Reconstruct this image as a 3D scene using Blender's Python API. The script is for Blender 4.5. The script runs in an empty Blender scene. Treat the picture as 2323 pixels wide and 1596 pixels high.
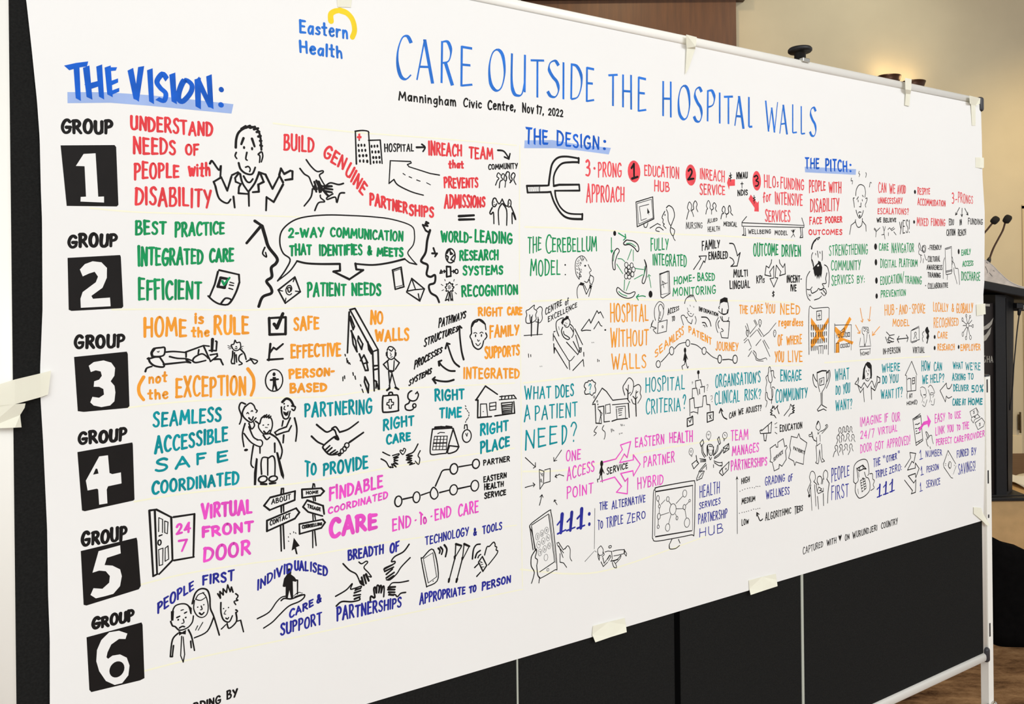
import bpy, bmesh, math, random
from mathutils import Vector, Matrix
random.seed(7)
S = bpy.context.scene
COL = S.collection
# ---------------------------------------------------------------- camera
W_PX, H_PX = 2323, 1596
FOCAL_PX, HORIZON_PX, ROLL, EYE = 1750.0, 654.0, 0.0112, 1.6
cam_d = bpy.data.cameras.new('camera'); cam = bpy.data.objects.new('camera', cam_d); COL.objects.link(cam)
cam_d.sensor_fit = 'HORIZONTAL'; cam_d.sensor_width = 36.0
cam_d.lens = 36.0 * FOCAL_PX / W_PX
cam_d.shift_y = -(H_PX / 2 - HORIZON_PX) / W_PX
cam_d.clip_start = 0.05
cr, sr = math.cos(ROLL), math.sin(ROLL)
cam.matrix_world = Matrix(((cr, sr, 0, 0), (0, 0, -1, 0), (-sr, cr, 0, EYE), (0, 0, 0, 1)))
S.camera = cam
# ---------------------------------------------------------------- light
S.view_settings.view_transform = 'Standard'; S.view_settings.look = 'None'
S.view_settings.gamma = 1.0; S.view_settings.use_curve_mapping = False
S.view_settings.exposure = 0.06
wd = bpy.data.worlds.new('room_ambient'); S.world = wd; wd.use_nodes = True
wd.node_tree.nodes['Background'].inputs[0].default_value = (0.95, 0.975, 1.0, 1)
wd.node_tree.nodes['Background'].inputs[1].default_value = 0.66
def area(name, loc, size, energy, color, aim=None):
    d = bpy.data.lights.new(name, 'AREA'); d.shape = 'RECTANGLE'; d.size, d.size_y = size
    d.energy = energy; d.color = color
    o = bpy.data.objects.new(name, d); COL.objects.link(o); o.location = loc
    if aim: o.rotation_euler = (Vector(aim) - Vector(loc)).to_track_quat('-Z', 'Y').to_euler()
    return o
def spot(name, loc, aim, energy, color, ang, blend=0.8, rad=0.08):
    d = bpy.data.lights.new(name, 'SPOT'); d.energy = energy; d.color = color; d.spot_size = math.radians(ang)
    d.spot_blend = blend; d.shadow_soft_size = rad
    o = bpy.data.objects.new(name, d); COL.objects.link(o); o.location = loc
    o.rotation_euler = (Vector(aim) - Vector(loc)).to_track_quat('-Z', 'Y').to_euler()
    return o
# ceiling panels of the hall, over and behind the photographer
area('ceiling_light_panel', (-0.8, -2.6, 3.8), (3.2, 2.4), 62, (0.95, 0.98, 1.0), (0.1, 1.3, 1.0))
area('ceiling_light_panel', (3.2, -2.2, 3.8), (3.2, 2.4), 158, (0.95, 0.98, 1.0), (0.9, 1.6, 1.0))
# warm downlights along the back wall
spot('downlight', (4.3, 3.7, 4.2), (4.05, 5.73, 1.1), 190, (1.0, 0.74, 0.34), 72)
spot('downlight', (2.7, 4.4, 4.3), (2.2, 5.73, 2.6), 38, (0.94, 0.96, 0.84), 110)
spot('downlight', (0.9, 4.3, 4.3), (0.9, 5.6, 2.9), 45, (1.0, 0.76, 0.46), 95)
# ---------------------------------------------------------------- materials
def lin(c): return tuple((x / 255 / 12.92) if x / 255 <= 0.04045 else ((x / 255 + 0.055) / 1.055) ** 2.4 for x in c)
MATS = {}
def mat(name, rgb, rough=0.6, var=0.0, scale=30.0, metal=0.0, bump=0.0, bscale=200.0, spec=0.5, alpha=1.0, emit=0.0, stretch=None):
    if name in MATS: return MATS[name]
    m = bpy.data.materials.new(name); m.use_nodes = True; nt = m.node_tree; b = nt.nodes['Principled BSDF']
    c = lin(rgb) + (1,)
    b.inputs['Base Color'].default_value = c; b.inputs['Roughness'].default_value = rough
    b.inputs['Metallic'].default_value = metal; b.inputs['Specular IOR Level'].default_value = spec
    b.inputs['Alpha'].default_value = alpha
    tc = nt.nodes.new('ShaderNodeTexCoord'); vec = tc.outputs['Object']
    if stretch:
        mp = nt.nodes.new('ShaderNodeMapping'); mp.inputs['Scale'].default_value = stretch
        nt.links.new(vec, mp.inputs['Vector']); vec = mp.outputs['Vector']
    if var:
        n = nt.nodes.new('ShaderNodeTexNoise'); n.inputs['Scale'].default_value = scale; n.inputs['Detail'].default_value = 6
        nt.links.new(vec, n.inputs['Vector'])
        r = nt.nodes.new('ShaderNodeValToRGB'); r.color_ramp.elements[0].position = 0.3; r.color_ramp.elements[1].position = 0.7
        r.color_ramp.elements[0].color = tuple(max(0, x * (1 - var)) for x in c[:3]) + (1,)
        r.color_ramp.elements[1].color = tuple(min(1, x * (1 + var)) for x in c[:3]) + (1,)
        nt.links.new(n.outputs['Fac'], r.inputs['Fac']); nt.links.new(r.outputs['Color'], b.inputs['Base Color'])
    if bump:
        n2 = nt.nodes.new('ShaderNodeTexNoise'); n2.inputs['Scale'].default_value = bscale; n2.inputs['Detail'].default_value = 4
        nt.links.new(vec, n2.inputs['Vector'])
        bp = nt.nodes.new('ShaderNodeBump'); bp.inputs['Strength'].default_value = bump; bp.inputs['Distance'].default_value = 0.002
        nt.links.new(n2.outputs['Fac'], bp.inputs['Height']); nt.links.new(bp.outputs['Normal'], b.inputs['Normal'])
    if emit:
        b.inputs['Emission Color'].default_value = c; b.inputs['Emission Strength'].default_value = emit
    MATS[name] = m; return m
M_paper = mat('white_paper', (246, 245, 242), 0.55, 0.012, 3, bump=0.05, bscale=40, spec=0.25)
M_rail = mat('white_powder_coat', (250, 248, 240), 0.35, 0.01, 8)
M_felt = mat('charcoal_felt', (31, 31, 30), 0.95, 0.22, 420, bump=0.4, bscale=600, spec=0.1)
M_black = mat('black_plastic', (24, 24, 26), 0.5)
M_cap = mat('dark_grey_plastic', (52, 52, 56), 0.45)
M_gap = mat('deep_black_gap', (8, 8, 8), 0.9, spec=0.0)
M_strip = mat('pale_grey_strip', (188, 192, 180), 0.4)
M_chrome = mat('chrome', (200, 196, 186), 0.2, metal=1.0)
M_tape = mat('masking_tape', (255, 252, 234), 0.6, 0.015, 60, spec=0.15, alpha=0.8)
M_wall = mat('painted_plaster', (208, 195, 166), 0.8, 0.03, 4, spec=0.2)
M_wood = mat('timber_veneer', (98, 60, 26), 0.5, 0.2, 3, stretch=(14, 14, 1.2))
M_woodtrim = mat('dark_timber_trim', (74, 48, 26), 0.5, 0.1, 8)
M_ceil = mat('ceiling_paint', (225, 220, 208), 0.9)
M_lect = mat('black_laminate', (20, 21, 25), 0.6, 0.2, 60)
M_lectbrown = mat('dark_brown_panel', (30, 17, 12), 0.5, 0.1, 20)
M_logo = mat('cream_print', (190, 186, 176), 0.6)
M_cloth = mat('black_cloth', (14, 13, 13), 0.95, 0.2, 30, bump=0.5, bscale=60, spec=0.05)
M_stage = mat('tan_stage_carpet', (214, 178, 128), 0.9, 0.08, 14, bump=0.3, bscale=300, spec=0.1)
M_stagewood = mat('brown_stage_timber', (98, 70, 46), 0.6, 0.18, 4, stretch=(1, 20, 20))
M_bronze = mat('dark_bronze', (70, 42, 24), 0.35, metal=0.6)
M_glow = mat('lamp_glow', (255, 214, 140), 0.5, emit=4.0)
M_mesh = mat('microphone_foam', (22, 20, 20), 0.9, 0.2, 300)
M_goose = mat('brown_metal_gooseneck', (70, 48, 36), 0.4, metal=0.5)
M_page = mat('printed_page', (226, 220, 214), 0.6, 0.05, 16)
def carpet():
    m = bpy.data.materials.new('patterned_carpet'); m.use_nodes = True; nt = m.node_tree; b = nt.nodes['Principled BSDF']
    b.inputs['Roughness'].default_value = 0.95; b.inputs['Specular IOR Level'].default_value = 0.05
    tc = nt.nodes.new('ShaderNodeTexCoord'); mp = nt.nodes.new('ShaderNodeMapping'); mp.inputs['Scale'].default_value = (1.1, 2.6, 1)
    nt.links.new(tc.outputs['Object'], mp.inputs['Vector'])
    n = nt.nodes.new('ShaderNodeTexNoise'); n.inputs['Scale'].default_value = 3.4; n.inputs['Detail'].default_value = 12; n.inputs['Roughness'].default_value = 0.78
    nt.links.new(mp.outputs['Vector'], n.inputs['Vector'])
    r = nt.nodes.new('ShaderNodeValToRGB'); e = r.color_ramp.elements
    e[0].position, e[0].color = 0.36, lin((66, 44, 28)) + (1,)
    e[1].position, e[1].color = 0.66, lin((190, 150, 106)) + (1,)
    k = e.new(0.5); k.color = lin((140, 105, 72)) + (1,)
    nt.links.new(n.outputs['Fac'], r.inputs['Fac']); nt.links.new(r.outputs['Color'], b.inputs['Base Color'])
    return m
M_carpet = carpet()
INK = {k: mat(n, c, 0.6, v, sc, spec=0.15) for k, n, c, v, sc in (
    ('k', 'black_marker', (27, 24, 23), 0.1, 40), ('r', 'red_marker', (232, 66, 72), 0.09, 45),
    ('c', 'coral_marker', (240, 84, 92), 0.14, 45), ('g', 'green_marker', (22, 150, 88), 0.16, 45),
    ('o', 'orange_marker', (250, 160, 52), 0.12, 45), ('t', 'teal_marker', (6, 148, 158), 0.2, 45),
    ('m', 'magenta_marker', (236, 84, 200), 0.16, 45), ('n', 'navy_marker', (44, 48, 152), 0.2, 45),
    ('b', 'blue_marker', (44, 118, 214), 0.2, 35), ('B', 'broad_blue_marker', (22, 96, 206), 0.25, 30),
    ('h', 'pale_blue_highlighter', (164, 188, 236), 0.06, 25), ('Y', 'pale_yellow_line', (251, 249, 222), 0.02, 10),
    ('y', 'yellow_marker', (252, 216, 48), 0.1, 25))}
INK['w'] = M_paper
# ---------------------------------------------------------------- helpers
def link(name, me, parent=None):
    o = bpy.data.objects.new(name, me); COL.objects.link(o)
    if parent is not None: o.parent = parent
    return o
def obj(name, bm, m, parent=None, smooth=False):
    me = bpy.data.meshes.new(name); bm.to_mesh(me); bm.free()
    for x in (m if isinstance(m, (list, tuple)) else [m]): me.materials.append(x)
    if smooth:
        for p in me.polygons: p.use_smooth = True
    return link(name, me, parent)
def tag(o, label, cat, group=None):
    o['label'] = label; o['category'] = cat
    if group: o['group'] = group
    return o
def struct(o, label=None):
    o['kind'] = 'structure'
    if label: o['label'] = label
    return o
def empty(name, loc=(0, 0, 0), rz=0.0):
    o = bpy.data.objects.new(name, None); COL.objects.link(o); o.location = loc; o.rotation_euler = (0, 0, rz)
    o.empty_display_size = 0.1; return o
def add_box(bm, x0, x1, y0, y1, z0, z1, bev=0.0, seg=2, mx=None):
    r = bmesh.ops.create_cube(bm, size=1.0); vs = r['verts']
    for v in vs: v.co = Vector((x0 + (v.co.x + .5) * (x1 - x0), y0 + (v.co.y + .5) * (y1 - y0), z0 + (v.co.z + .5) * (z1 - z0)))
    if bev:
        es = list({e for v in vs for e in v.link_edges})
        r2 = bmesh.ops.bevel(bm, geom=es, offset=bev, segments=seg, affect='EDGES', profile=0.5)
        vs = list({v for f in r2['faces'] for v in f.verts} | {v for v in vs if v.is_valid})
    if mx is not None: bmesh.ops.transform(bm, matrix=mx, verts=vs)
    return vs
def box(name, dims, m, parent=None, bev=0.0):
    bm = bmesh.new(); add_box(bm, *dims, bev=bev); return obj(name, bm, m, parent)
def add_lathe(bm, prof, n=28, mx=None):
    rings = []
    for r, z in prof:
        rings.append([bm.verts.new((max(r, 1e-5) * math.cos(2 * math.pi * i / n), max(r, 1e-5) * math.sin(2 * math.pi * i / n), z)) for i in range(n)])
    for a, b in zip(rings, rings[1:]):
        for i in range(n): bm.faces.new((a[i], a[(i + 1) % n], b[(i + 1) % n], b[i]))
    bm.faces.new(list(reversed(rings[0]))); bm.faces.new(rings[-1])
    if mx is not None: bmesh.ops.transform(bm, matrix=mx, verts=[v for r in rings for v in r])
def add_tube(bm, pts, rad, n=10):
    P = [Vector(p) for p in pts]; rs = rad if isinstance(rad, (list, tuple)) else [rad] * len(P); rings = []
    for i, p in enumerate(P):
        t = (P[min(i + 1, len(P) - 1)] - P[max(i - 1, 0)]).normalized()
        a = t.cross(Vector((0.31, 0.2, 0.93))).normalized(); b = t.cross(a)
        rings.append([bm.verts.new(p + rs[i] * (a * math.cos(2 * math.pi * k / n) + b * math.sin(2 * math.pi * k / n))) for k in range(n)])
    for a, b in zip(rings, rings[1:]):
        for i in range(n): bm.faces.new((a[i], a[(i + 1) % n], b[(i + 1) % n], b[i]))
    bm.faces.new(list(reversed(rings[0]))); bm.faces.new(rings[-1])
def add_profile(bm, prof, axis, a0, a1):
    """closed 2-D profile swept along x ('x': prof is (y,z)) or z ('z': prof is (x,y))"""
    mk = (lambda p, a: (a, p[0], p[1])) if axis == 'x' else (lambda p, a: (p[0], p[1], a))
    A = [bm.verts.new(mk(p, a0)) for p in prof]; B = [bm.verts.new(mk(p, a1)) for p in prof]; n = len(prof)
    for i in range(n): bm.faces.new((A[i], A[(i + 1) % n], B[(i + 1) % n], B[i]))
    bm.faces.new(list(reversed(A))); bm.faces.new(B)
    bmesh.ops.recalc_face_normals(bm, faces=bm.faces[:])
def catmull(P, k=5):
    if len(P) < 3: return P
    out = []; Q = [P[0]] + list(P) + [P[-1]]
    if len(P) > 3 and math.dist(P[0], P[-1]) < 1e-6: Q = [P[-2]] + list(P) + [P[1]]
    for i in range(len(P) - 1):
        p0, p1, p2, p3 = Q[i:i + 4]
        for j in range(k):
            t = j / k
            out.append(tuple(0.5 * (2 * b + (c - a) * t + (2 * a - 5 * b + 4 * c - d) * t * t + (3 * b - a - 3 * c + d) * t ** 3)
                             for a, b, c, d in zip(p0, p1, p2, p3)))
    out.append(P[-1]); return out
# ---------------------------------------------------------------- the board's own axes: x along it to the right, y away from the viewer, z up
BX, BY = 1.01209, 1.65                     # right end of the pinboard, on the floor plan
DU = Vector((0.859498, 0.511139, 0)); NB = Vector((-0.511139, 0.859498, 0))
BROT = math.atan2(DU.y, DU.x)
def bpt(u, v, w=0.0): return Vector((u, -w, v))       # board millimetre-plane coordinates to the root's local axes
# ---------------------------------------------------------------- room
bm = bmesh.new(); add_box(bm, -5, 7, -4, 5.9, -0.1, 0.0)
struct(obj('floor', bm, M_carpet), 'brown patterned carpet floor')
bm = bmesh.new(); add_box(bm, -5, 3.80, 5.73, 5.9, 0, 4.4); add_box(bm, 3.80, 4.82, 5.73, 5.9, 2.17, 4.4); add_box(bm, 4.82, 7, 5.73, 5.9, 0, 4.4)
struct(obj('wall_back', bm, M_wall), 'warm beige plaster wall behind the lectern')
struct(box('ceiling', (-5, 7, -4, 5.9, 4.4, 4.5), M_ceil), 'pale ceiling')
t1 = box('trim_1', (-2.2, 1.665, 5.655, 5.73, 0.33, 3.705), M_wood); struct(t1, 'brown timber wall panel above the board')
t2 = box('trim_2', (-2.2, 1.74, 5.60, 5.73, 3.705, 3.80), M_woodtrim); struct(t2, 'dark timber cap over the brown wall panel')
struct(box('baseboard_back', (1.67, 3.765, 5.712, 5.73, 0.33, 0.47), mat('cream_gloss', (226, 208, 170), 0.4), bev=0.003), 'cream baseboard along the back wall')
bm = bmesh.new(); add_box(bm, 3.812, 4.80, 5.765, 5.81, 0.345, 2.15, bev=0.003)
dr = obj('door_1', bm, mat('cream_door_paint', (206, 188, 152), 0.6, 0.03, 3)); struct(dr, 'cream door beside the lectern')
bm = bmesh.new(); add_box(bm, 3.792, 3.812, 5.722, 5.80, 0.345, 2.17); add_box(bm, 4.80, 4.825, 5.722, 5.80, 0.345, 2.17); add_box(bm, 3.792, 4.825, 5.722, 5.80, 2.15, 2.18)
obj('frame', bm, mat('olive_door_frame', (202, 184, 146), 0.5), dr)
bm = bmesh.new(); add_box(bm, 3.740, 3.757, 5.708, 5.724, 0.51, 0.625, bev=0.002); add_box(bm, 3.744, 3.753, 5.700, 5.712, 0.49, 0.645, bev=0.002)
obj('hinge', bm, mat('aged_brass', (92, 76, 50), 0.4, 0.2, 60, metal=0.6), dr)
bm = bmesh.new(); add_box(bm, 1.2, 7, 4.56, 5.712, 0.0, 0.33)
st = obj('stage_platform', bm, M_stage); struct(st, 'tan carpeted stage platform')
bm = bmesh.new(); add_box(bm, 1.2, 7, 4.540, 4.575, 0.316, 0.336, bev=0.003); struct(obj('trim_3', bm, M_black), 'black nosing along the stage edge')
bm = bmesh.new(); add_box(bm, 1.2, 7, 5.03, 5.71, 0.33, 0.338); struct(obj('trim_4', bm, M_stagewood), 'brown timber border at the back of the stage')
# ---------------------------------------------------------------- mobile pinboard
UMID = -0.885
bd = empty('mobile_pinboard', (BX, BY, 0), BROT)
tag(bd, 'wide white framed mobile pinboard of black felt carrying the big drawing', 'pinboard')
Z0 = EYE
def V(v): return v + Z0
VT, VB = 0.3955, -0.805                      # top of the top rail, foot of the bottom rail
bm = bmesh.new(); add_box(bm, -1.750, UMID - 0.0035, 0.002, 0.022, V(-0.795), V(0.388)); obj('felt_panel', bm, M_felt, bd)
bm = bmesh.new(); add_box(bm, UMID + 0.0035, -0.012, 0.002, 0.022, V(-0.795), V(0.388)); obj('felt_panel', bm, M_felt, bd)
bm = bmesh.new(); add_box(bm, UMID - 0.0055, UMID + 0.0055, 0.0012, 0.02, V(-0.795), V(0.388)); obj('centre_joint', bm, M_gap, bd)
for u, hw in ((-1.1752, 0.0012), (-0.5945, 0.0030)):
    bm = bmesh.new(); add_box(bm, u - hw, u + hw, 0.0008, 0.004, V(-0.795), V(0.388)); obj('divider_strip', bm, M_strip, bd)
def rail_prof(v0, v1):
    c, h = (v0 + v1) / 2, (v1 - v0) / 2; out = []
    for i in range(20):
        a = 2 * math.pi * i / 20; s = lambda x: math.copysign(abs(x) ** 0.6, x)
        out.append((0.0105 + 0.0140 * s(math.cos(a)), V(c + h * s(math.sin(a)))))
    return out
bm = bmesh.new(); add_profile(bm, rail_prof(0.3780, VT), 'x', -1.775, -0.019); o = obj('top_rail', bm, M_rail, bd, True)
bm = bmesh.new(); add_profile(bm, rail_prof(VB, -0.7858), 'x', -1.775, -0.0165); o = obj('bottom_rail', bm, M_rail, bd, True)
def post_prof(u0, u1):
    c, h = (u0 + u1) / 2, (u1 - u0) / 2; out = []
    for i in range(20):
        a = 2 * math.pi * i / 20; s = lambda x: math.copysign(abs(x) ** 0.25, x)
        out.append((c + h * s(math.cos(a)), 0.0130 + 0.0120 * s(math.sin(a))))
    return out
bm = bmesh.new(); add_profile(bm, post_prof(-0.0200, -0.0035), 'z', V(-0.79), V(0.379)); obj('side_post', bm, M_rail, bd, True)
bm = bmesh.new(); add_profile(bm, post_prof(-1.785, -1.7465), 'z', V(-0.79), V(0.379)); obj('side_post', bm, M_rail, bd, True)
for u in (-0.0185, -1.7915):
    for v0, v1 in ((0.3655, 0.3965), (-0.8065, -0.776)):
        bm = bmesh.new(); add_box(bm, u, u + 0.0145 if u > -1 else u + 0.022, -0.0055, 0.0265, V(v0), V(v1), bev=0.005, seg=3)
        obj('corner_cap', bm, M_cap, bd, True)
# knob, clip and bolt on the top rail
KU = -0.5705
bm = bmesh.new(); add_lathe(bm, [(0.0098, V(0.3945)), (0.0098, V(0.411)), (0.0115, V(0.4115)), (0.0185, V(0.4125)), (0.0205, V(0.4145)), (0.0205, V(0.4180)), (0.0185, V(0.4205)), (0.012, V(0.4215)), (0.011, V(0.4208)), (0.0, V(0.4205))], 32, Matrix.Translation((KU, 0.012, 0)))
obj('clamp_knob', bm, M_black, bd, True)
bm = bmesh.new(); add_box(bm, KU - 0.015, KU + 0.003, -0.0068, 0.002, V(0.3905), V(0.3975), bev=0.001); obj('clip', bm, M_chrome, bd)
bm = bmesh.new(); add_lathe(bm, [(0.006, V(0.3945)), (0.006, V(0.397)), (0.0045, V(0.3985)), (0.0, V(0.399))], 16, Matrix.Translation((-1.163, 0.004, 0))); obj('bolt', bm, M_chrome, bd, True)
# upright legs with slots, feet and castors
for side, u0 in ((1, -0.0038), (-1, -1.8025)):
    bm = bmesh.new(); add_box(bm, u0, u0 + 0.0185, -0.001, 0.0165, 0.10, V(-0.2), bev=0.0012); lg = obj('upright_leg', bm, M_rail, bd)
    bm = bmesh.new(); add_box(bm, u0 - 0.0005, u0 + 0.0165, -0.0005, 0.016, V(-0.2), V(-0.1955), bev=0.001); obj('leg_cap', bm, M_cap, lg)
    us = u0 + (0.0028 if side > 0 else 0.0155)
    for va, vb in ((-0.2335, -0.2055), (-0.428, -0.400), (-0.5015, -0.4945), (-0.755, -0.7265)):
        bm = bmesh.new(); add_box(bm, us, us + 0.0042, -0.0016, 0.002, V(va), V(vb)); obj('slot', bm, M_black, lg)
    bm = bmesh.new()
    for dy in (-0.012, 0.010):
        add_lathe(bm, [(0.010, 0), (0.010, 0.004), (0.006, 0.0075), (0.0, 0.008)], 16, Matrix.Translation((u0 + 0.004 + dy, -0.001, V(-0.905))) @ Matrix.Rotation(math.pi / 2, 4, 'X'))
    obj('bolt', bm, M_chrome, lg, True)
    bm = bmesh.new(); add_box(bm, u0 - 0.006, u0 + 0.026, -0.30, 0.32, 0.085, 0.115, bev=0.006); ft = obj('foot', bm, M_rail, bd)
    for y in (-0.27, 0.29):
        bm = bmesh.new(); mx = Matrix.Translation((u0 + 0.010, y, 0.03)) @ Matrix.Rotation(math.pi / 2, 4, 'Y')
        add_lathe(bm, [(0.02, -0.011), (0.029, -0.009), (0.03, 0), (0.029, 0.009), (0.02, 0.011)], 24, mx); add_box(bm, u0 - 0.004, u0 + 0.024, y - 0.012, y + 0.012, 0.05, 0.087)
        obj('castor', bm, M_black, ft, True)
# ---------------------------------------------------------------- the paper
PU, PV = -0.87, -0.503
po = empty('graphic_recording_poster', (0, 0, 0), BROT)
po.location = Vector((BX, BY, 0)) + DU * PU + Vector((0, 0, Z0 + PV))
tag(po, 'large white paper poster full of coloured hand lettering and black doodles', 'poster')
LEFT = [(-1733.5, 290.9), (-1731.4, 266.8), (-1729.3, 242.2), (-1727.7, 221.8), (-1725.3, 191.4), (-1723.4, 155.1), (-1722.9, 103.7), (-1722.2, 73.0), (-1722.6, -15.0), (-1725.3, -76.4), (-1725.2, -104.9), (-1723.4, -146.8), (-1722.1, -191.0), (-1720.8, -235.2), (-1720.6, -300.4), (-1719.6, -344.6), (-1720.2, -409.7)]
LEFT = [(a / 1000, b / 1000) for a, b in LEFT]
LEFT = [(LEFT[0][0] - 0.012, 0.3795)] + LEFT + [(LEFT[-1][0] + 0.001, -0.5035)]
def left_u(v):
    for (a, b), (c, d) in zip(LEFT, LEFT[1:]):
        if d <= v <= b: return c + (a - c) * (v - d) / (b - d)
    return LEFT[0][0] if v > LEFT[0][1] else LEFT[-1][0]
RIGHT = [(-0.0143, 0.3812), (-0.0112, 0.3214), (-0.0106, 0.2275), (-0.0035, 0.1526), (-0.0066, 0.0019), (-0.0142, -0.045), (-0.0150, -0.0919), (-0.0114, -0.1484), (-0.0099, -0.2425), (-0.0101, -0.3365), (-0.0155, -0.4297), (-0.0181, -0.4762), (-0.0203, -0.5036)]
def right_u(v):
    for (a, b), (c, d) in zip(RIGHT, RIGHT[1:]):
        if d <= v <= b: return c + (a - c) * (v - d) / (b - d)
    return RIGHT[0][0] if v > 0 else RIGHT[-1][0]
def wave(u, v):                              # millimetres of play in the sheet, in metres towards the room
    e = max(0.0, 1 - (u + 1.74) / 0.12)
    return 0.0012 + 0.0009 * math.sin(5.1 * u + 2.3 * v + 0.7) + 0.0006 * math.sin(9 * v - 3 * u) + 0.0010 * e * e * math.sin(11 * v + 1)
def ppt(u, v, lift=0.0): return (u - PU, -(wave(u, v) + lift), v - PV)
NU, NV = 170, 96
bm = bmesh.new(); G = []
for j in range(NV + 1):
    v = -0.5035 + (0.3795 + 0.5035) * j / NV; a, b = left_u(v), right_u(v)
    G.append([bm.verts.new(ppt(a + (b - a) * i / NU, v)) for i in range(NU + 1)])
for j in range(NV):
    for i in range(NU): bm.faces.new((G[j][i], G[j][i + 1], G[j + 1][i + 1], G[j + 1][i]))
obj('paper_sheet', bm, M_paper, po, True)
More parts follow.
